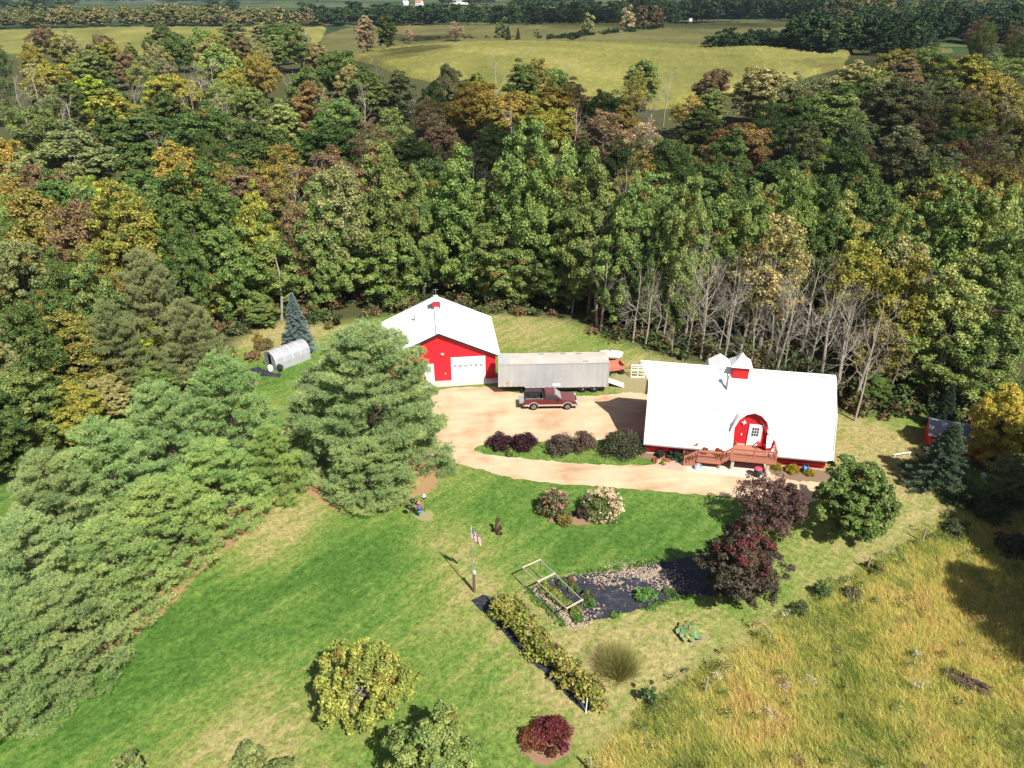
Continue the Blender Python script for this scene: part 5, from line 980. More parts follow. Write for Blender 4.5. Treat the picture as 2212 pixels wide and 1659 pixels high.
# ------------------------------------------------------------------ pickup truck
k = NT('maroon car paint'); c = k.coords(); n = k.noise(c, 2, 3); k.base(k.hsv((.115, .009, .017), .5, 1, k.math('MULTIPLY_ADD', n, .3, .85)), .28, .5); k.put(k.b.inputs['Coat Weight'], .6); k.put(k.b.inputs['Coat Roughness'], .08); M['maroon'] = k.m
M['beige'] = plain('beige lower paint', (.50, .42, .33), .4, .06); M['chrome'] = plain('chrome', (.6, .6, .6), .18, .05, metal=.9); M['bedliner'] = plain('black bed liner', (.025, .026, .028), .7, .2, 6); M['lamp'] = plain('headlamp glass', (.6, .62, .62), .12, .05, spec=.6); M['tail'] = plain('tail lamp red', (.4, .02, .02), .25, .05)
TP = Vector((4.02, 65.2, .018)); truck = thing('pickup_truck', 'maroon extended-cab pickup truck with beige lower trim and its tailgate down', 'pickup truck', TP, R(1.5))
WX = (1.76, -1.77); AW = .47
def arch(cx_, r=AW, n=9, zc=.42): return [(cx_ + r * math.cos(a), zc + r * math.sin(a)) for a in np.linspace(0, math.pi, n)]
# bed sides
bedL, bedR = -2.72, -.72
def side_profile(x0, x1, zt0, zt1, cx_): return [(x0, .5), (x0, zt0), (x1, zt1), (x1, .48)] + [(u, max(v, .48)) for u, v in arch(cx_)]
mb = MB()
for s_ in (-1, 1): mb.prism(side_profile(bedL, bedR, 1.24, 1.24, WX[1]), s_ * .98, s_ * .90, 'Y')
mb.bb((bedR - .07, -.89, .6), (bedR, .89, 1.24)); bed = mb.build('bed', M['maroon'], truck, bevel=.02)
mb = MB(); mb.bb((bedL, -.893, .66), (bedR - .075, .893, .7)); mb.bb((bedL, -.895, .705), (bedR - .08, -.86, 1.2)); mb.bb((bedL, .86, .705), (bedR - .08, .895, 1.2)); mb.bb((bedR - .115, -.855, .705), (bedR - .08, .855, 1.2))
for s_ in (-1, 1): mb.bb((WX[1] - .45, min(s_ * .855, s_ * .62), .703), (WX[1] + .45, max(s_ * .855, s_ * .62), .95))
mb.build('bed_liner', M['bedliner'], bed)
mb = MB()
for s_ in (-1, 1): mb.bar((bedL + .1, s_ * .94, 1.36), (bedR - .1, s_ * .94, 1.36), .045); [mb.bar((x, s_ * .94, 1.24), (x, s_ * .94, 1.36), .04) for x in (bedL + .15, -1.7, bedR - .15)]
mb.build('bed_rail', M['chrome'], bed)
mb = MB(); mb.lathe([(.12, 0), (.34, .02), (.36, .12), (.34, .22), (.12, .22)], (-1.35, .2, .71), 18); mb.build('spare_tyre', M['black'], bed, True)
tg = MB(); tg.bb((bedL - .57, -.84, .70), (bedL - .015, .84, .76)); tgo = tg.build('tailgate', M['maroon'], truck); mb = MB(); mb.bb((bedL - .55, -.8, .762), (bedL - .04, .8, .775)); mb.build('tailgate_liner', M['grey'], tgo)
# cab lower, hood
cabp = [(bedR + .012, .5), (bedR + .012, 1.20), (1.02, 1.16), (1.2, 1.15), (2.35, 1.06), (2.62, .98), (2.72, .82), (2.74, .5), (2.6, .46)] + [(u, max(v, .46)) for u, v in arch(WX[0])]
mb = MB(); mb.prism(cabp, -.97, .97, 'Y'); cab = mb.build('body', M['maroon'], truck, bevel=.035)
def frus(x0, x1, z0, xt0, xt1, z1, w0, w1):
    V = [(x0, -w0, z0), (x1, -w0, z0), (x1, w0, z0), (x0, w0, z0), (xt0, -w1, z1), (xt1, -w1, z1), (xt1, w1, z1), (xt0, w1, z1)]
    return V, [(0, 3, 2, 1), (4, 5, 6, 7), (0, 1, 5, 4), (1, 2, 6, 5), (2, 3, 7, 6), (3, 0, 4, 7)]
mb = MB(); V, Fs = frus(bedR + .03, 1.18, 1.155, bedR + .17, .42, 1.80, .925, .74); mb.add(V, Fs); gh_ = mb.build('cab', M['maroon'], truck, bevel=.05)
def quad_on(V, i0, i1, i3, u0, u1, v0, v1, off):
    o, a, b = Vector(V[i0]), Vector(V[i1]) - Vector(V[i0]), Vector(V[i3]) - Vector(V[i0]); c_, d_ = Vector(V[i1]), None
    n_ = a.cross(b).normalized() * off; top = lambda u: Vector(V[i3]) + (Vector(V[TOP[i1]]) - Vector(V[i3])) * u
    f = lambda u, v: (o + a * u) * (1 - v) + top(u) * v + n_
    return [f(u0, v0), f(u1, v0), f(u1, v1), f(u0, v1)]
TOP = {0: 4, 1: 5, 2: 6, 3: 7}
def glass(name, i0, i1, u0, u1, v0, v1, mat='glass'):
    q = quad_on(V, i0, i1, TOP[i0], u0, u1, v0, v1, .008); r_ = quad_on(V, i0, i1, TOP[i0], u0, u1, v0, v1, -.02)
    mb = MB(); mb.add(q + r_, [(0, 1, 2, 3), (7, 6, 5, 4), (0, 4, 5, 1), (1, 5, 6, 2), (2, 6, 7, 3), (3, 7, 4, 0)]); return mb.build(name, M[mat], gh_)
glass('window', 0, 1, .06, .30, .18, .86); glass('window', 0, 1, .36, .80, .12, .88); glass('window', 2, 3, .2, .64, .12, .88); glass('window', 2, 3, .70, .94, .18, .86); glass('windscreen', 1, 2, .06, .94, .1, .94, 'paleglass'); glass('rear_window', 3, 0, .12, .88, .2, .85)
for s_ in (-1, 1):
    mb = MB(); lo = [(bedL, .5), (bedL, .66), (WX[1] - .5, .66)] ; mb.bb((bedL, min(s_ * .982, s_ * .997), .5), (WX[1] - .47, max(s_ * .982, s_ * .997), .67)); mb.bb((WX[1] + .47, min(s_ * .982, s_ * .997), .5), (WX[0] - .47, max(s_ * .982, s_ * .997), .67)); mb.bb((WX[0] + .47, min(s_ * .975, s_ * .99), .5), (2.66, max(s_ * .975, s_ * .99), .67))
    for cx_ in WX:
        a = arch(cx_, .55, 11); b = arch(cx_, AW, 11); mb.prism([q for q in a] + [q for q in b[::-1]], s_ * .983, s_ * 1.0, 'Y')
    mb.build('lower_trim', M['beige'], cab)
    mb = MB(); mb.bb((.72, min(s_ * 1.02, s_ * 1.2), 1.14), (.84, max(s_ * 1.02, s_ * 1.2), 1.36)); mb.bar((.8, s_ * .93, 1.2), (.8, s_ * 1.04, 1.22), .05); mb.build('mirror', M['dark'], truck)
    mb = MB(); mb.bb((.12, min(s_ * .972, s_ * .985), .98), (.32, max(s_ * .972, s_ * .985), 1.03)); mb.build('door_handle', M['dark'], cab)
    mb = MB(); mb.bb((2.52, min(s_ * .62, s_ * .93), .78), (2.755, max(s_ * .62, s_ * .93), .97)); mb.build('headlight', M['lamp'], truck)
    mb = MB(); mb.bb((bedL - .012, min(s_ * .8, s_ * .98), .78), (bedL - .002, max(s_ * .8, s_ * .98), 1.15)); mb.build('tail_light', M['tail'], truck)
    mb = MB(); [mb.bb((x, min(s_ * .971, s_ * .975), .5), (x + .015, max(s_ * .971, s_ * .975), 1.15)) for x in (-.2, .98)]; mb.build('door_seam', M['dark'], cab)
mb = MB(); mb.bb((2.745, -.6, .66), (2.765, .6, .93)); mb.build('grille', M['chrome'], truck); mb = MB(); mb.bb((2.66, -.99, .44), (2.9, .99, .64)); mb.build('bumper', M['grey'], truck, bevel=.03); mb = MB(); mb.bb((bedL - .16, -.95, .46), (bedL - .02, .95, .62)); mb.build('bumper', M['chrome'], truck, bevel=.02)
mb = MB(); mb.bb((-2.6, -.8, .34), (2.55, .8, .48)); mb.build('chassis', M['black'], truck)
for x in WX:
    for s_ in (-1, 1):
        mb = MB(); mb.lathe([(.2, -.11), (.34, -.13), (.385, -.08), (.385, .08), (.34, .13), (.2, .11)], (x, s_ * .87, .385), 24, 'Y'); wh = mb.build('wheel', M['black'], truck, True); mb = MB(); mb.lathe([(.24, s_ * .1), (.22, s_ * .14), (.1, s_ * .09), (.07, s_ * .14), (.01, s_ * .145)], (x, s_ * .87, .385), 16, 'Y'); mb.build('rim', M['chrome'], wh, True)

# ------------------------------------------------------------------ plastic greenhouse
k = NT('cloudy plastic sheet'); c = k.coords(); n = k.noise(c, 1.2, 3); k.base(k.ramp(n, [(.3, (.30, .31, .33)), (.7, (.40, .41, .43))]), .35, .4); M['poly'] = k.m
g0 = at(574, 801); g1 = at(640, 778); gdv = (g1 - g0); GL = 4.6; ga = math.atan2(gdv.y, gdv.x); GW = 1.25; GH = 2.15
gr = thing('greenhouse', 'small hooped plastic greenhouse with an open end door', 'greenhouse', at(586, 796), ga + R(4))
prof = [(GW, 0), (GW, .9), (GW * .93, 1.45), (GW * .7, 1.85), (GW * .36, 2.08), (0, GH), (-GW * .36, 2.08), (-GW * .7, 1.85), (-GW * .93, 1.45), (-GW, .9), (-GW, 0)]
inner = [(u * .985, v * .985) for u, v in prof]
mb = MB(); mb.prism(prof + inner[::-1], 0, GL, 'X'); mb.build('cover', M['poly'], gr)
for i in range(5):
    x = .02 + i * (GL - .04) / 4
    mb = MB()
    for a, b in zip(prof[1:-2], prof[2:-1]): mb.bar((x, a[0] * 1.012, a[1] * 1.012), (x, b[0] * 1.012, b[1] * 1.012), .035)
    mb.build('hoop', M['white'], gr)
mb = MB(); mb.prism(prof, GL - .05, GL - .06, 'X'); mb.build('end_wall', M['poly'], gr)
mb = MB(); mb.prism([(GW, 0), (GW, .9), (GW * .93, 1.45), (GW * .7, 1.85), (.42, 2.03), (.42, 0)], .02, .04, 'X'); mb.prism([(-GW, 0), (-GW, .9), (-GW * .93, 1.45), (-GW * .7, 1.85), (-.42, 2.03), (-.42, 0)], .02, .04, 'X'); mb.build('end_wall', M['poly'], gr)
mb = MB()
for y in (-GW, -.42, .42, GW): mb.bar((.0, y, 0), (.0, y, 2.0 if abs(y) < 1 else .95), .05)
mb.bar((0, -.42, 1.9), (0, .42, 1.9), .05); mb.bar((0, -GW, .9), (0, -.42, .9), .04); mb.bar((0, .42, .9), (0, GW, .9), .04); mb.build('door_frame', M['grey'], gr)
mb = MB(); mb.lathe([(.26, 0), (.3, .3), (.26, .8), (.1, .88), (.02, .9)], n=14); o = mb.build('barrel', M['white'], None, True); o.location = at(585, 803); tag(o, 'white plastic barrel in the greenhouse doorway', 'barrel')
t = thing('potted_plant', 'dark potted shrub at the corner of the greenhouse', 'potted plant', at(606, 802)); mb = MB(); mb.lathe([(.2, 0), (.27, .35), (.22, .35)], n=12); mb.build('pot', M['dark'], t); cm, m_ = shrub(611, .45, .6, 20, 50, .08); cm.materials.append(M['leaf']); o = link('foliage', cm, t); o.color = (.05, .07, .035, 1); o.location = (0, 0, .33)
t = thing('red_barrow', 'red garden barrow parked at the far corner of the greenhouse', 'barrow', at(643, 772), R(40)); mb = MB(); mb.prism([(-.5, .75), (-.3, .35), (.3, .35), (.55, .75)], -.35, .35, 'Y'); mb.build('tray', M['redpaint'], t); mb = MB(); mb.lathe([(.1, -.05), (.2, -.05), (.2, .05), (.1, .05)], (.6, 0, .2), 14, 'Y'); mb.build('wheel', M['black'], t)
for s_ in (-1, 1): mb = MB(); mb.bar((.6, s_ * .1, .2), (-1.0, s_ * .3, .6), .04); mb.build('handle', M['wood'], t)
mb = MB(); mb.tube([(0, 0, -.1), (0, 0, 1.9)], .06, 6); o = mb.build('garden_post', M['brownwood']); o.location = at(563, 772); tag(o, 'dark post in the weeds behind the greenhouse', 'post')

# ------------------------------------------------------------------ small red shed at the right
p = at(2062, 978); SR = R(-22)
shed = thing('small_shed', 'small red shed with a grey metal roof under the golden tree', 'shed', (p.x + .3, p.y + 1.2, 0), SR)
mb = MB(); mb.prism([(-1.5, -.05), (-1.5, 1.75), (0, 2.45), (1.5, 1.75), (1.5, -.05)], -2.2, 2.2, 'X'); mb.build('wall', M['redboard'], shed)
mb = MB(); roof_shell(mb, [(-1.85, 1.68), (0, 2.58), (1.85, 1.68)], -2.5, 2.5, .08); M['greyroof'] = ribbed('grey ribbed roof metal', (.2, .21, .225), .23, 0, .45, .5, .14); mb.build('roof', M['greyroof'], shed)
mb = MB(); mb.bb((.3, -1.535, .02), (1.4, -1.505, 1.6)); mb.build('door', M['redpaint'], shed)
p = at(2122, 1032); t = thing('white_bucket', 'white bucket at the edge of the brush below the small shed', 'bucket', p); mb = MB(); mb.lathe([(.16, 0), (.21, .42), (.18, .42)], n=12); mb.build('body', M['white'], t); mb = MB(); mb.tube([(-.2, 0, .4), (0, 0, .6), (.2, 0, .4)], .012, 4); mb.build('handle', M['grey'], t)
mb = MB(); mb.bar((-.9, 0, .25), (.9, 0, .32), .12, .05); mb.bar((-.8, 0, 0), (-.8, 0, .25), .06); mb.bar((.8, 0, 0), (.8, 0, .3), .06); o = mb.build('white_plank', M['white']); o.location = at(1948, 985); o.rotation_euler = (0, 0, R(12)); tag(o, 'low white rail beside the wide dark spruce', 'rail')
mb = MB(); mb.lathe([(.05, 0), (.4, .05), (.42, .3), (.1, .42)], n=10); o = mb.build('red_tub', M['redpaint']); o.location = at(1990, 1003); tag(o, 'red tub half hidden by the wide dark spruce', 'tub')
mb = MB(); mb.lathe([(.14, 0), (.14, .6), (.05, .72)], n=10); o = mb.build('white_marker', M['white']); o.location = at(1475, 778); tag(o, 'small white marker post at the wood edge behind the house', 'marker')

# ------------------------------------------------------------------ flag and garden
fp = at(1022.5, 1279); t = thing('flagpole', 'thin silver flagpole standing on the lawn at the end of the vine row', 'flagpole', fp)
mb = MB(); mb.tube([(0, 0, -.2), (0, 0, 2.0), (0, 0, 4.2), (0, 0, 6.05)], [.045, .04, .032, .022], 8); mb.build('pole', M['grey'], t, True)
mb = MB(); mb.lathe([(.01, 6.04), (.06, 6.09), (.07, 6.13), (.05, 6.18), (.01, 6.2)], n=10); M['brass'] = plain('gilt ball', (.5, .4, .12), .3, .05, metal=.6); mb.build('ball', M['brass'], t, True)
mb = MB(); mb.bb((.05, -.09, 0), (.16, .09, 1.75)); mb.build('wooden_support', M['brownwood'], t); mb = MB(); mb.lathe([(.02, 1.78), (.1, 1.82), (.11, 2.0), (.03, 2.05)], (.13, 0, 0), 10); mb.build('solar_lamp', M['white'], t)
# hanging flag: a draped grid of stripes with a starred canton
k = NT('flag cloth'); k.base(k.ramp(k.math('FRACT', k.math('MULTIPLY', k.attr('v'), 6.5)), [(0, (.45, .025, .04)), (.5, (.75, .72, .70))], 'CONSTANT'), .8, .2); base_ = k.b.inputs['Base Color'].links[0].from_socket
cant = k.math('MULTIPLY', k.math('LESS_THAN', k.attr('u'), .4), k.math('GREATER_THAN', k.attr('v'), .4615))
cu_ = k.node('ShaderNodeCombineXYZ'); k.put(cu_.inputs[0], k.math('MULTIPLY', k.attr('u'), 15.0)); k.put(cu_.inputs[1], k.math('MULTIPLY', k.attr('v'), 16.7))
star = k.voronoi(cu_.outputs[0], 1.0); k.t.nodes[-1].inputs['Randomness'].default_value = 0.0
k.put(k.b.inputs['Base Color'], k.mix(cant, base_, k.mix(k.math('LESS_THAN', star, .28), (.02, .03, .12), (.75, .75, .75))))
nu, nv = 40, 27; U, Vv = np.meshgrid(np.linspace(0, 1, nu), np.linspace(0, 1, nv)); fw, fh = 1.5, .95
fa = R(-58); along = U * fw * (.86 + .05 * np.cos(Vv * 3)); fold = .09 * np.sin(U * 13 + Vv * 2.2) * U ** .5
sag = along * math.sin(-fa) * (1.0 - .1 * Vv); out = along * math.cos(fa)
Xf = .03 + out * .95 - .05 * (1 - Vv) * U; Yf = fold; Zf = 5.95 - (1 - Vv) * fh * (1 - .45 * U ** .7) - sag
Vt = np.stack([Xf.ravel(), Yf.ravel(), Zf.ravel()], 1); idf = np.arange(nu * nv).reshape(nv, nu); Fq = np.stack([idf[:-1, :-1], idf[:-1, 1:], idf[1:, 1:], idf[1:, :-1]], -1).reshape(-1, 4)
me = np_mesh('flag', Vt, Fq, {'u': U.ravel(), 'v': Vv.ravel()}, True); fo = link('flag', me, None, [k.m]); fo.location = fp; tag(fo, 'American stars and stripes flag drooping from the silver pole', 'flag'); sm = fo.modifiers.new('thick', 'SOLIDIFY'); sm.thickness = .006

A_, B__, C_, D_ = at(1166, 1248), at(1129, 1265.5), at(1222.3, 1354.6), at(1256, 1336)
fr = thing('garden_pergola', 'open timber frame of posts and top rails over vegetable rows', 'garden frame'); FH = 1.75
up_ = Vector((0, 0, FH))
for p in (A_, B__, C_, D_, A_.lerp(D_, .36), B__.lerp(C_, .36), A_.lerp(D_, .72), B__.lerp(C_, .72)): mb = MB(); mb.tube([p - Vector((0, 0, .2)), p + up_], .022, 6); mb.build('post', M['grey'], fr)
for a, b, m_, w_ in ((A_, B__, 'palewood', .1), (C_, D_, 'palewood', .1), (A_.lerp(D_, .36), B__.lerp(C_, .36), 'palewood', .12), (A_, D_, 'wood', .06), (B__, C_, 'wood', .06)):
    mb = MB(); e_ = (b - a).normalized() * .05; mb.bar(a + up_ - e_ + Vector((0, 0, .03 if m_ == 'palewood' else -.03)), b + up_ + e_ + Vector((0, 0, .03 if m_ == 'palewood' else -.03)), w_, .055); mb.build('rail', M[m_], fr)
def veg(px, py, r, h, col, lab, sd_, ncl=22, leaf=.13): bush('garden_plant', px, py, r, h, col, lab, sd_, ncl, 60, leaf, cat='vegetable plant', stems=6)
VY = (.19, .24, .045); VG = (.09, .165, .04); VD = (.10, .13, .055)
for px, py, r, h, c_, l_, s_ in [(1180, 1275, .55, .6, VY, 'yellow-green plant at the upper end of the row inside the frame', 501), (1197, 1288, .55, .6, VY, 'yellow-green plant under the middle rail of the frame', 502), (1213, 1303, .6, .55, VY, 'yellow-green plant in mid-row inside the frame', 503), (1228, 1312, .5, .5, VY, 'yellowish plant just above the lower rail of the frame', 504), (1243, 1325, .5, .6, VY, 'yellow-green plant below the lower rail of the frame', 505), (1246, 1340, .4, .45, VG, 'green plant at the front corner of the garden frame', 506),
                                (1215, 1262, .4, .5, VG, 'green plant right of the middle rail of the frame', 507), (1238, 1276, .4, .6, VG, 'green plant outside the right side of the frame', 508), (1268, 1292, .5, .7, VD, 'grey-green feathery plant at the right corner of the frame', 509), (1272, 1308, .45, .55, VG, 'green plant below the feathery one at the frame corner', 510), (1387, 1290, .62, .75, (.12, .24, .055), 'bright green bushy plant at the lower edge of the garden cloth', 511), (1405, 1287, .5, .6, (.12, .24, .055), 'smaller bright green plant beside the bushy one on the cloth', 512),
                                (1440, 1280, .3, .35, VG, 'small green plant near the maple shadow on the garden cloth', 513), (1455, 1283, .28, .3, VG, 'tiny green plant closest to the dark maple on the cloth', 514), (1326, 1332, .3, .3, (.13, .23, .05), 'lone weed at the lower edge of the garden cloth', 515), (1232, 1258, .3, .6, (.16, .09, .05), 'reddish plant at the left end of the open cloth', 516)]: veg(px, py, r, h, c_, l_, s_)
g = np.random.default_rng(91)                                # weeds along the cloth edge
ed = PX([(1138, 1274), (1160, 1300), (1185, 1318), (1222, 1355)]); ed2 = PX([(1250, 1238), (1320, 1232), (1400, 1217), (1460, 1208)]); ed3 = PX([(1405, 1312), (1450, 1298), (1500, 1289), (1330, 1334)]); pts = []
for e_, n in ((ed, 60), (ed2, 40), (ed3, 40)):
    for _ in range(n): i = g.integers(0, len(e_) - 1); q = e_[i].lerp(e_[i + 1], g.random()); pts.append((q.x + g.normal() * .12, q.y + g.normal() * .12, .08))
P, N, cl = clump_leaves(np.array(pts), np.full(len(pts), .16), 24, g, .6); cm = leaf_mesh('weeds', P, N, .08, cl, g); cm.materials.append(M['leaf']); o = link('weeds', cm); o.color = (.11, .19, .04, 1); tag(o, 'low weeds growing along the edges of the black garden cloth', 'weeds', kind='stuff')
# dry straw and leaf litter lying on the cloth
k = NT('dry straw scraps'); k.base(k.ramp(k.attr('leaf'), [(0, (.27, .2, .14)), (.5, (.40, .31, .225)), (1, (.50, .40, .30))]), .9, .1); M['straw'] = k.m
def scraps(name, centres, label, seed, z=.034):
    g = np.random.default_rng(seed); Q = []
    for px, py, sx_, sy_, n in centres:
        p = at(px, py); Q.append(np.stack([p.x + g.normal(size=n) * sx_, p.y + g.normal(size=n) * sy_, z + .012 * g.random(n)], 1))
    Q = np.concatenate(Q); N = np.stack([g.normal(size=len(Q)) * .14, g.normal(size=len(Q)) * .14, np.ones(len(Q))], 1)
    me = leaf_mesh(name, Q, N, .045 + .085 * g.random(len(Q)), g.random(len(Q)), g, 1.8); tag(link(name, me, None, [M['straw']]), label, 'litter', kind='stuff')
scraps('straw_litter', [(1355, 1235, .9, .55, 300), (1400, 1238, .9, .5, 340), (1430, 1240, .6, .5, 170), (1300, 1255, .6, .25, 90), (1330, 1262, .3, .12, 40), (1310, 1243, .7, .3, 70), (1445, 1265, .8, .35, 140), (1370, 1275, .5, .2, 50)], 'dry pale straw strewn over the black garden cloth', 95)
scraps('leaf_litter', [(1165, 1275, .5, .4, 120), (1190, 1300, .5, .5, 190), (1210, 1325, .5, .5, 220), (1240, 1345, .6, .3, 200), (1230, 1250, .6, .25, 90), (1285, 1315, .3, .5, 40), (1250, 1335, .4, .4, 160)], 'dry leaves and scraps under the garden frame', 96)
t = thing('garden_stake', 'red painted stake lying on the open garden cloth', 'stake', at(1300, 1268, .05), R(115)); mb = MB(); mb.bar((-.3, 0, .03), (.3, 0, .06), .05); mb.bar((.05, -.12, .03), (.25, -.02, .06), .03); mb.build('shaft', M['fadedred'], t)

# vine row on posts and wires
va, vb = at(1075, 1318), at(1283, 1525); vr = (vb - va); t = thing('vine_row', 'long yellow-green grapevine row slanting down the lawn below the flagpole', 'vine row'); g = np.random.default_rng(88)
n = 230; s_ = np.sort(g.random(n)); dens = np.where((s_ > .60) & (s_ < .82), .35, 1.0); s_ = s_[g.random(n) < dens]; n = len(s_); nrm = Vector((-vr.y, vr.x, 0)).normalized()
C = np.stack([va.x + vr.x * s_ + nrm.x * g.normal(size=n) * .45, va.y + vr.y * s_ + nrm.y * g.normal(size=n) * .45, .25 + 1.2 * g.random(n) ** .8], 1)
P, N, cl = clump_leaves(C, .3 + .2 * g.random(n), 70, g, .45); k2 = g.random(len(P)) > .1; cm = leaf_mesh('foliage', P[k2], N[k2], .14 * (.6 + .8 * g.random(k2.sum())), cl[k2], g); cm.materials.append(M['autumn']); o = link('foliage', cm, t); o.color = (.27, .27, .055, 1)
C2 = C[g.random(n) < .35]; P, N, cl = clump_leaves(C2 - np.array([nrm.x, nrm.y, 0]) * -.2, np.full(len(C2), .35), 30, g); cm = leaf_mesh('withered_leaves', P, N, .12, cl, g); cm.materials.append(M['autumn']); o = link('withered_leaves', cm, t); o.color = (.13, .065, .045, 1)
for f in (-.02, .33, .66, .93): q = va + vr * f; mb = MB(); mb.tube([q - Vector((0, 0, .2)), q + Vector((0, 0, 1.55))], .05, 7); mb.build('post', M['wood'], t)
q = at(1265, 1541); q0 = va + vr * .72
mb = MB(); mb.tube([q, q + Vector((.05, .1, 1.2))], .035, 6); mb.build('post', M['white'], t)
mb = MB(); mb.tube([q + Vector((0, 0, .1)), q.lerp(q0, .5) + Vector((0, 0, 1.0)), q0 + Vector((0, 0, 1.45))], .022, 5); mb.build('brace', M['white'], t)
mb = MB(); mb.tube([q0 + Vector((0, 0, 1.45)), va + vr * .58 + nrm * -.25 + Vector((0, 0, 1.5))], .022, 5); mb.build('brace', M['white'], t)
for z in (.8, 1.4): mb = MB(); mb.bar(va + Vector((0, 0, z)), vb + Vector((0, 0, z)), .012); mb.build('wire', M['grey'], t)

# ornamental grass, rhubarb
p = at(1335, 1445); g = np.random.default_rng(71); n = 4200; a = g.random(n) * 6.283; rr_ = np.abs(g.normal(size=n)) * .33
P = np.stack([rr_ * np.cos(a) * 1.6, rr_ * np.sin(a) * 1.6, np.zeros(n)], 1); D = np.stack([np.cos(a) * (.12 + rr_ * .8), np.sin(a) * (.12 + rr_ * .8), np.ones(n)], 1) + g.normal(size=(n, 3)) * .24
cm = blade_mesh('foliage', P, D, 1.0 + 1.1 * g.random(n), .018 + .014 * g.random(n), g.random(n), g); cm.materials.append(M['leaf']); t = thing('ornamental_grass', 'large feathery clump of tall grass on the dry lawn right of the vine row', 'grass clump', p); o = link('foliage', cm, t); o.color = (.25, .27, .08, 1); t.scale = (.85, .85, .8)
P2, D2 = P[:1500], D[:1500] + g.normal(size=(1500, 3)) * .1; cm = blade_mesh('dry_stem', P2 * 1.2, D2, 1.7 + .7 * g.random(1500), .02, g.random(1500), g); cm.materials.append(M['autumn']); o = link('dry_stem', cm, t); o.color = (.38, .32, .12, 1)
p = at(1490, 1370); t = thing('rhubarb_plant', 'rhubarb plant with big pale green leaves on bare soil', 'rhubarb', p)
k = NT('big soft leaves'); oi = k.node('ShaderNodeObjectInfo'); k.base(k.hsv(oi.outputs['Color'], .5, 1, k.math('MULTIPLY_ADD', k.noise(k.coords(), 7, 3), .8, .6)), .6, .3); M['bigleaf'] = k.m
for i in range(22):
    a = i * 2.4; rr_ = .15 + .6 * (i / 22) ** .7; z = .55 - .42 * rr_ + .05 * rng.random(); L = .32 + .12 * rng.random(); u = Vector((math.cos(a), math.sin(a), 0)); v = Vector((-u.y, u.x, 0)); c0 = u * rr_ + Vector((0, 0, z))
    ring = [c0 + u * (L * .75 * math.cos(q_) + L * .1) + v * (L * .62 * math.sin(q_)) + Vector((0, 0, .1 * math.cos(q_ * 2 + 1) - .18 * L * math.cos(q_))) for q_ in np.linspace(0, 6.283, 13)[:-1]]
    mb = MB(); mb.add([c0 + Vector((0, 0, .05))] + ring + [c0 - Vector((0, 0, .0))], [(0, 1 + j, 1 + (j + 1) % 12) for j in range(12)]); o = mb.build('leaf', M['bigleaf'], t, True); o.color = (*jit((.15, .22, .09) if i % 7 else (.35, .28, .05), .2), 1)
    mb = MB(); mb.tube([(0, 0, 0), tuple(c0)], .018, 4); mb.build('stalk', M['fadedred'], t)

# lawn ornaments by the pines: a little garden figure group of bird feeders and spinners
p = at(907, 1117); t = thing('garden_scarecrow', 'little scarecrow figure in purple, red and blue on a pole by the pines', 'scarecrow', p, R(20)); mb = MB(); mb.tube([(0, 0, -.1), (0, 0, 1.5)], .025, 6); mb.bar((-.35, 0, 1.2), (.35, 0, 1.2), .03); mb.build('pole', M['grey'], t)
M['purple'] = plain('purple cloth', (.14, .09, .24), .85, .25, 8); mb = MB(); mb.lathe([(.08, 1.3), (.22, 1.1), (.2, .8), (.05, .78)], n=10); mb.build('shirt', M['purple'], t, True); mb = MB(); mb.lathe([(.05, .8), (.19, .75), (.21, .55), (.1, .52)], n=10); mb.build('trousers', M['blue'], t, True); mb = MB(); mb.lathe([(.02, 1.3), (.13, 1.38), (.13, 1.5), (.02, 1.58)], n=10); mb.build('head', M['palewood'], t, True); mb = MB(); mb.lathe([(.26, 1.55), (.1, 1.57), (.09, 1.7), (.01, 1.72)], n=12); mb.build('hat', M['fadedred'], t, True)
for px, py, hh, l_ in [(886, 1118, .95, 'dark round bird feeder on a thin pole, lowest of the group by the pines'), (893, 1110, 1.2, 'dark bird feeder on a thin pole left of the scarecrow'), (918, 1106, 1.5, 'grey-roofed bird feeder on a pole right of the scarecrow')]:
    t = thing('bird_feeder', l_, 'bird feeder', at(px, py), 0, 'bird feeders by the pines'); mb = MB(); mb.tube([(0, 0, -.1), (0, 0, hh)], .02, 6); mb.build('pole', M['dark'], t); mb = MB(); mb.lathe([(.02, hh - .02), (.17, hh), (.17, hh + .2), (.15, hh + .22)], n=12); mb.build('tray', M['dark'], t); mb = MB(); mb.lathe([(.24, hh + .22), (.05, hh + .4), (.01, hh + .42)], n=12); mb.build('roof', M['grey'] if px > 910 else M['dark'], t)

# pasture fence posts
for px, py, hh, l_ in [(1992, 1170, 1.45, 'weathered fence post farthest up the meadow edge, near the dark brush'), (1873, 1231, 1.35, 'weathered fence post at the meadow edge, second from the top'), (1522, 1495, 1.35, 'weathered fence post at the meadow edge right of the tall sapling'), (1275, 1668, 1.3, 'weathered fence post at the bottom edge of the photo, by the red bush')]:
    mb = MB(); a = rng.uniform(-.1, .1); mb.tube([(0, 0, -.3), (a * .5, .02, hh * .5), (a, 0, hh)], [.085, .075, .065], 8); o = mb.build('fence_post', M['wood']); o.location = at(px, py); tag(o, l_, 'fence post', 'wooden posts of the pasture fence')
for px, py, l_ in [(1925, 1195, 'thin white rod between the two upper fence posts'), (1825, 1270, 'thin white rod below the second fence post'), (1660, 1385, 'thin white rod at the meadow edge below the rhubarb'), (1560, 1440, 'thin white rod between the rhubarb and the sapling post')][:3]:
    mb = MB(); mb.tube([(0, 0, -.2), (.08, 0, 1.2)], .012, 5); o = mb.build('fence_rod', M['white']); o.location = at(px, py); tag(o, l_, 'fence rod', 'thin rods of the pasture fence')

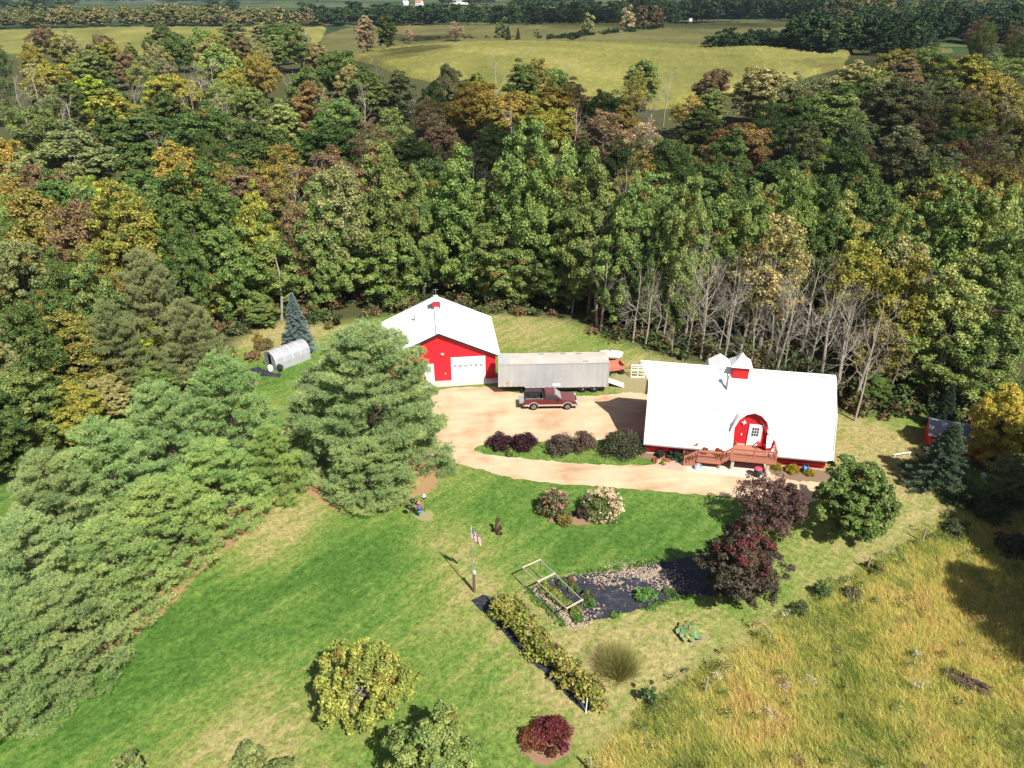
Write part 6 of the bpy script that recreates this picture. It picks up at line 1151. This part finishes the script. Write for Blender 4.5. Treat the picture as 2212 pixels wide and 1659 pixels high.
# ------------------------------------------------------------------ the unmown meadow: tall grass nobody could count
g = np.random.default_rng(61)
def smooth_noise(x, y, sc, seed):
    r = np.random.default_rng(seed); v = np.zeros_like(x)
    for i in range(7): a = r.random() * 6.283; f = (.6 + 1.3 * r.random()) / sc; v += np.sin((x * math.cos(a) + y * math.sin(a)) * f * 2 + r.random() * 6.28 + 1.2 * np.sin((x * math.sin(a) - y * math.cos(a)) * f * 1.3 + r.random() * 6))
    return v / 7
nt_ = 74000
X = g.uniform(2, 62, nt_); Y = g.uniform(21, 58, nt_)
vis = np.abs(X) < .80 * (Y * CP + 38 * SP) + 2; X, Y = X[vis], Y[vis]; sdm = pip(MEADOW, X, Y); ok_ = sdm > np.abs(g.normal(size=len(X))) * .5 - .1; X, Y, sdm = X[ok_], Y[ok_], sdm[ok_]
n = len(X); m = 8; tone = np.clip(.5 + .42 * smooth_noise(X, Y, 5.5, 1) + .3 * smooth_noise(X, Y, 1.3, 2) + .16 * g.normal(size=n) - .28 * np.exp(-sdm / 1.6), 0, 1)
hgt = (.38 + .3 * np.clip(smooth_noise(X, Y, 2.2, 3) + .4, 0, 1.2) + .14 * g.random(n)) * (.55 + .45 * np.clip(sdm / 2.5, 0, 1))
P = np.repeat(np.stack([X, Y, np.zeros(n)], 1), m, 0); P[:, :2] += g.normal(size=(n * m, 2)) * .12
lean = np.stack([-.35 + .35 * smooth_noise(X, Y, 4, 5), .42 + .3 * smooth_noise(X, Y, 4, 6), np.ones(n)], 1); D = np.repeat(lean, m, 0) + g.normal(size=(n * m, 3)) * np.array([.5, .5, .15])
cm = blade_mesh('meadow_grass', P, D, np.repeat(hgt, m) * (.6 + .7 * g.random(n * m)), (.018 + .024 * g.random(n * m)), np.repeat(tone, m), g)
k = NT('meadow grass blades'); c = k.ramp(k.attr('clump'), [(.06, (.18, .27, .06)), (.26, (.40, .44, .10)), (.46, (.60, .57, .15)), (.64, (.74, .64, .23)), (.82, (.68, .52, .20)), (.97, (.55, .34, .15))]); c = k.hsv(c, .5, 1, k.math('MULTIPLY_ADD', k.attr('leaf'), .8, .65)); k.base(c, .7, .2)
tr_ = k.node('ShaderNodeBsdfTranslucent'); k.put(tr_.inputs[0], c); mx = k.node('ShaderNodeMixShader'); mx.inputs[0].default_value = .45; k.t.links.new(k.b.outputs[0], mx.inputs[1]); k.t.links.new(tr_.outputs[0], mx.inputs[2]); k.t.links.new(mx.outputs[0], k.out.inputs[0]); cm.materials.append(k.m)
tag(link('meadow_grass', cm), 'tall unmown yellow and rusty meadow grass', 'meadow grass', kind='stuff')
# low grass of the lawn's rough edge and meadow weeds
nw = 700; X = g.uniform(2, 45, nw); Y = g.uniform(22, 52, nw); sdm = pip(MEADOW, X, Y); ok_ = (sdm > -.3) & ((sdm < 1.6) | (g.random(nw) < .3)); X, Y = X[ok_], Y[ok_]
C = np.stack([X, Y, .35 + .25 * g.random(len(X))], 1); P, N, cl = clump_leaves(C, .22 + .25 * g.random(len(X)), 46, g, .4); cm = leaf_mesh('meadow_weeds', P, N, .085 * (.6 + .8 * g.random(len(P))), cl, g)
k = NT('meadow weed leaves'); c = k.ramp(k.attr('clump'), [(0, (.05, .09, .025)), (.4, (.10, .15, .035)), (.75, (.17, .17, .06)), (.92, (.16, .10, .05)), (1, (.2, .13, .07))]); k.base(k.hsv(c, .5, 1, k.math('MULTIPLY_ADD', k.attr('leaf'), .6, .7)), .7, .2); cm.materials.append(k.m); tag(link('meadow_weeds', cm), 'darker leafy weeds along the fence line and through the meadow', 'weeds', kind='stuff')
for j, (px, py) in enumerate([(1735, 1490), (1690, 1500), (1660, 1555), (1980, 1497), (1975, 1430), (1550, 1475), (1690, 1340)]):
    p = at(px, py); gg_ = np.random.default_rng(620 + j); C = np.array([p.x, p.y, .75]) + gg_.normal(size=(9, 3)) * np.array([.28, .22, .08]); P, N, cl = clump_leaves(C, np.full(9, .11), 12, gg_, .6); cm = leaf_mesh('flower_head', P, N, .055, cl, gg_, 1.0)
    k_ = M.get('wflower') or plain('white wildflowers', (.5, .48, .42), .8, .15, 6); M['wflower'] = k_; cm.materials.append(k_)
    t = thing('wildflower_patch', ['white wildflower patch left of the rightmost pair in the lower meadow', 'small white wildflowers beside the largest patch in the meadow', 'white wildflower patch lowest in the meadow', 'white wildflowers toward the right side of the meadow', 'white wildflowers highest on the right side of the meadow', 'white wildflowers by the fence post near the sapling', 'white wildflowers at the upper meadow edge below the maple'][j], 'wildflowers'); link('flower_head', cm, t)['kind'] = 'stuff'
    mb = MB(); [mb.tube([(c_[0], c_[1], 0), tuple(c_)], .008, 3) for c_ in C]; mb.build('stem', M['brownwood'], t)
p = at(2085, 1490); bush('dead_brush', 2090, 1480, .8, .6, (.13, .09, .07), 'patch of brown flattened dead stalks in the right of the meadow', 640, 26, 70, .08, 'autumn', sparse=.3, stems=60, sx=2.2, rz=R(-35))
for j, (px, py, l_) in enumerate([(1725, 1325, 'tall pale-flowered weed clump at the meadow edge below the maple'), (1770, 1285, 'green weed clump at the upper meadow edge, right of the pale one'), (1890, 1232, 'yellow-green weed clump beside the second fence post'), (1840, 1290, 'greyish weed clump in the upper meadow')]):
    bush('tall_weed', px, py, .7, .95, [(.13, .16, .06), (.09, .14, .045), (.19, .2, .04), (.18, .17, .08)][j], l_, 650 + j, 26, 60, .085, stems=14)
# trees of the right-hand thicket, partly out of the frame, whose shade falls on the meadow
for j, (x, y, h, r, l_) in enumerate([(40.5, 28.5, 15, 4.6, 0), (44, 36, 16, 5, 0), (47, 44.5, 15, 5, 0), (43.5, 22, 15, 4.5, 0), (51, 30, 16, 5, 0)]):
    plant('leafy_tree', 'near%d' % (j % 3), (x, y, 0), h, r, jit(GREENS['g']), f"leafy tree beyond the right photo edge shading the meadow, {ORD[j]} of five", 'tree', 'trees shading the meadow')
for px, py, r, h, c_, l_, s_ in [(2140, 1120, 1.5, 1.5, (.07, .085, .035), 'shaded dark brush right of the top fence post', 660), (2185, 1190, 1.5, 1.3, (.09, .08, .035), 'brownish shaded brush at the right photo edge', 661), (2080, 1085, 1.3, 1.3, (.06, .085, .03), 'shaded brush below the small red shed', 662), (2060, 1150, 1.1, 1.0, (.08, .10, .035), 'low shaded brush just above the top of the meadow', 663), (2200, 1090, 1.6, 2.0, (.08, .115, .04), 'greener brush at the right photo edge below the shed', 664)]:
    bush('brush_clump', px, py, r, h, c_, l_, s_, 44, 80, .13, stems=16)

# ------------------------------------------------------------------ far country
def far_tree(px, py_base, h, r, ck, lab, kd=None):
    p = att(px, py_base); plant('leafy_tree', kd or ('far%d' % rng.randrange(2)), (p.x, p.y, p.z - .1), h, r, jit(GREENS[ck], .08) if ck in GREENS else ck, lab, 'tree', 'trees among the far fields')
for px, pb, h, r, ck, lab, kd in [(795, 122, 16, 4.6, 'tan', 'tall brownish tree at the left rim of the cornfield', 'oak3'), (838, 114, 17, 5.2, (.07, .11, .03), 'tall dark ivy-clad tree at the left rim of the cornfield', 'oak4'), (885, 101, 12, 3.2, 'tan', 'thin pale tree right of the ivy-clad tree', 'thin0'), (985, 95, 13, 6.0, 'tan', 'broad pale tree on the crest of the cornfield', 'thin1'), (1268, 82, 14, 4.2, 'gg', 'grey-green tree between the two far fields', None), (1085, 88, 13, 4.5, 'dg', 'dark tree beside the two small cedars', None),
                                  (1098, 92, 10, 2.6, (.02, .04, .02), 'small dark cedar, left of the two', 'drk0'), (1119, 92, 9, 2.2, (.02, .04, .02), 'small dark cedar, right of the two', 'drk0'), (1160, 86, 6, 1.8, 'dg', 'tiny tree right of the two cedars', None), (1330, 76, 6, 2.2, 'dg', 'little dark tree in the hedge between the far fields', None), (1385, 68, 17, 5, 'b', 'tall brown tree at the top of the far hedge', None), (1415, 68, 17, 5, 'b', 'tall brownish tree beside the white hunting stand', None), (1355, 72, 16, 4.5, 'tan', 'pale tall tree at the far hedge', None)]:
    far_tree(px, pb, h, r, ck, lab, kd)
# belts of trees too far to tell one from the next
src = {kd: PROTO[kd][0] for kd in ('far0', 'far1')}
def mesh_np(me): v = np.empty(len(me.vertices) * 3, np.float32); me.vertices.foreach_get('co', v); return v.reshape(-1, 4, 3)
FAR = [mesh_np(m_) for m_ in src.values()]
def belt(name, spots, label, seed):
    r = np.random.default_rng(seed); Vs = []; cl = []
    for (x, y, z, h, rad, tone) in spots:
        q = FAR[r.integers(0, 2)]; keep = r.random(len(q)) < (.5 if y > 700 else .8); q = q[keep].copy(); a = r.random() * 6.283; ca, sa = math.cos(a), math.sin(a)
        xx, yy = q[..., 0] * ca - q[..., 1] * sa, q[..., 0] * sa + q[..., 1] * ca; s_ = rad / 4.7
        ctr = np.stack([xx, yy, q[..., 2]], -1); mid = ctr.mean(1, keepdims=True); ctr = mid + (ctr - mid) * (1.25 if y > 700 else 1.0)
        Vs.append(np.stack([x + ctr[..., 0] * s_, y + ctr[..., 1] * s_, z - .2 + ctr[..., 2] * h / 15.5], -1)); cl.append(np.full(len(q), tone + r.normal() * .04))
    V = np.concatenate(Vs).reshape(-1, 3); n = len(V) // 4; me = np_mesh(name, V, np.arange(4 * n).reshape(n, 4), {'clump': np.concatenate(cl), 'leaf': r.random(n)})
    me.materials.append(M['farleaf']); tag(link(name, me), label, 'distant woods', kind='stuff')
k = NT('distant foliage'); c = k.ramp(k.attr('clump'), [(0, (.022, .045, .02)), (.3, (.04, .08, .025)), (.5, (.10, .13, .04)), (.7, (.19, .19, .06)), (.85, (.25, .2, .10)), (1, (.2, .13, .06))]); k.base(k.hsv(c, .5, 1, k.math('MULTIPLY_ADD', k.attr('leaf'), .7, .65)), .8, .1); M['farleaf'] = k.m
def strip(pts, n, depth, h, rad, tone, seed, tj=.12):
    r = np.random.default_rng(seed); out = []; P_ = [att(*p) for p in pts]
    for _ in range(n):
        i = r.integers(0, len(P_) - 1); p = P_[i].lerp(P_[i + 1], r.random()); y = p.y + r.random() * depth; x = p.x * y / p.y + r.normal() * 4
        out.append((x, y, tz(x, y), h * r.uniform(.7, 1.15), rad * r.uniform(.75, 1.2), tone + r.normal() * tj))
    return out
belt('distant_woods', strip([(-40, 66), (330, 60), (480, 58)], 120, 60, 15, 6.0, .68, 1) + strip([(480, 58), (700, 58)], 40, 40, 14, 5.5, .75, 2, .1), 'sunlit pale trees beyond the far left field', 1)
belt('distant_woods', strip([(690, 58), (880, 56), (1150, 58)], 100, 70, 15, 6.5, .18, 3) + strip([(880, 52), (1000, 50), (1090, 48)], 30, 40, 15, 6, .55, 4), 'dark trees behind the far middle field', 2)
belt('distant_woods', strip([(1150, 58), (1290, 56), (1390, 55)], 60, 80, 15, 6.5, .15, 5) + strip([(1380, 56), (1480, 52), (1600, 50), (1810, 52)], 130, 50, 20, 6.5, .08, 6, .06), 'tall dark trees along the crest behind the far right field', 3)
belt('distant_woods', strip([(1800, 60), (1920, 58), (2050, 50), (2240, 44)], 110, 70, 17, 6.5, .58, 7, .15), 'sunlit olive and tan trees on the right beyond the far field', 4)
belt('distant_woods', strip([(1560, 112), (1640, 108), (1720, 115), (1800, 128)], 60, 16, 9, 4.2, .12, 8, .05) + strip([(1700, 112), (1800, 125), (1900, 118), (2000, 100), (2200, 95)], 120, 45, 15, 6, .16, 9, .1) + strip([(1850, 90), (2000, 80), (2212, 75)], 70, 50, 16, 6, .2, 10, .1), 'dark bushes and trees running into the right of the cornfield', 5)
belt('distant_woods', strip([(1180, 92), (1260, 84), (1340, 76), (1440, 66)], 60, 8, 4, 2.6, .14, 11, .06) + strip([(860, 96), (1000, 88), (1100, 90)], 34, 6, 3, 2.2, .6, 12, .15), 'low hedge between the far fields', 6)
r_ = np.random.default_rng(99); far_spots = []
for _ in range(1500):
    y = 700 + 3800 * r_.random() ** 1.6; x = r_.uniform(-.78, .78) * y
    if smooth_noise(np.array([x]), np.array([y]), 190, 7)[0] < .02 + (.3 if x < 0 and y < 1600 else -.15): continue
    far_spots.append((x, y, tz(x, y), r_.uniform(14, 20), r_.uniform(9, 16), .12 + .16 * r_.random() + (.3 if r_.random() < .12 else 0)))
belt('distant_woods', far_spots, 'wooded ridges fading into the distance', 13)
# farmstead and hunting stand far away
def small_house(name, px, py, dims, wall, roof, label, cat, rz):
    p = att(px, py); t = thing(name, label, cat, p, rz); L, D_, h = dims; mb = MB(); mb.prism([(-D_ / 2, -.5), (-D_ / 2, h), (0, h + D_ * .35), (D_ / 2, h), (D_ / 2, -.5)], -L / 2, L / 2, 'X'); mb.build('wall', wall, t)
    mb = MB(); roof_shell(mb, [(-D_ / 2 - .5, h - .2), (0, h + D_ * .35 + .25), (D_ / 2 + .5, h - .2)], -L / 2 - .4, L / 2 + .4, .2); mb.build('roof', roof, t)
    mb = MB()
    for i in range(3): x = -L / 3 + i * L / 3; mb = MB(); mb.bb((x - .7, -D_ / 2 - .06, 1.0), (x + .7, -D_ / 2 - .005, 2.4)); mb.build('window', M['glass'], t)
small_house('farmhouse', 906, 13, (11, 9, 6), M['white'], M['fadedred'], 'tiny white farmhouse with a red roof far off at the top of the photo', 'house', R(-20))
small_house('farm_shed', 992, 9, (34, 12, 5), M['white'], M['grey'], 'long pale farm shed far off beside the red-roofed farmhouse', 'shed', R(5))
small_house('farm_shed', 876, 11, (9, 7, 4), M['white'], M['white'], 'small white outbuilding left of the far red-roofed farmhouse', 'shed', R(30))
p = att(1490, 56); t = thing('hunting_stand', 'white box stand on stilts at the edge of the far dark trees', 'hunting stand', p); mb = MB(); mb.bb((-1.2, -1.2, 3), (1.2, 1.2, 5.2)); mb.build('cabin', M['white'], t)
for x in (-1, 1):
    for y in (-1, 1): mb = MB(); mb.bar((x, y, -.3), (x, y, 3), .15); mb.build('leg', M['wood'], t)

# ------------------------------------------------------------------ clouds above and behind the view, whose shadows lie on the woods
k = NT('cloud'); d_ = k.node('ShaderNodeBsdfDiffuse'); d_.inputs[0].default_value = (.9, .9, .9, 1); t_ = k.node('ShaderNodeBsdfTransparent'); mx = k.node('ShaderNodeMixShader'); mx.inputs[0].default_value = .17; k.t.links.new(t_.outputs[0], mx.inputs[1]); k.t.links.new(d_.outputs[0], mx.inputs[2]); k.t.links.new(mx.outputs[0], k.out.inputs[0]); M['cloud'] = k.m
CZ = 430.0
def cloud(lumps, seed):
    """(ground x, ground y, radius x, radius y) of the shade wanted; the cloud hangs towards the sun from it"""
    r = random.Random(seed); bm = bmesh.new(); cs = []
    for gx_, gy_, rx, ry in lumps:
        for _ in range(5):
            c_ = Vector((gx_ + r.uniform(-.6, .6) * rx + SUN.x * CZ, gy_ + r.uniform(-.6, .6) * ry + SUN.y * CZ, CZ + r.uniform(-4, 10))); s_ = r.uniform(.45, .7)
            bmesh.ops.create_icosphere(bm, subdivisions=3, radius=1, matrix=Matrix.Translation(c_) @ Matrix.Diagonal((rx * s_, ry * s_, 10, 1)))
    for v in bm.verts: v.co += Vector((math.sin(v.co.y * .11 + seed) * 5 + r.gauss(0, .6), math.sin(v.co.x * .13) * 5 + r.gauss(0, .6), 0))
    me = bpy.data.meshes.new('cloud'); bm.to_mesh(me); bm.free(); tag(link('cloud', me, None, [M['cloud']]), 'white cloud drifting overhead', 'cloud', kind='stuff')
cloud([(25, 150, 40, 20), (85, 155, 45, 28), (-25, 158, 35, 14), (110, 190, 30, 40), (40, 180, 30, 14)], 1)
cloud([(-45, 225, 22, 20), (-20, 200, 22, 16), (15, 200, 24, 10)], 2)
cloud([(150, 300, 45, 60), (200, 380, 60, 80), (-60, 330, 25, 30)], 3)
cloud([(160, 620, 130, 45), (20, 640, 80, 30), (-60, 560, 40, 30)], 4)

# ------------------------------------------------------------------ the air between here and the far ridges
bm = bmesh.new(); bmesh.ops.create_cube(bm, size=1.0, matrix=Matrix.Translation((0, 3450, 20)) @ Matrix.Diagonal((13500, 7200, 130, 1))); me = bpy.data.meshes.new('haze'); bm.to_mesh(me); bm.free()
k = NT('haze'); k.n.remove(k.b); pv = k.node('ShaderNodeVolumePrincipled'); pv.inputs['Color'].default_value = (.70, .80, .95, 1); pv.inputs['Density'].default_value = .00006; k.t.links.new(pv.outputs[0], k.out.inputs['Volume'])
tag(link('haze', me, None, [k.m]), 'thin pale haze over the far country', 'haze', kind='stuff')
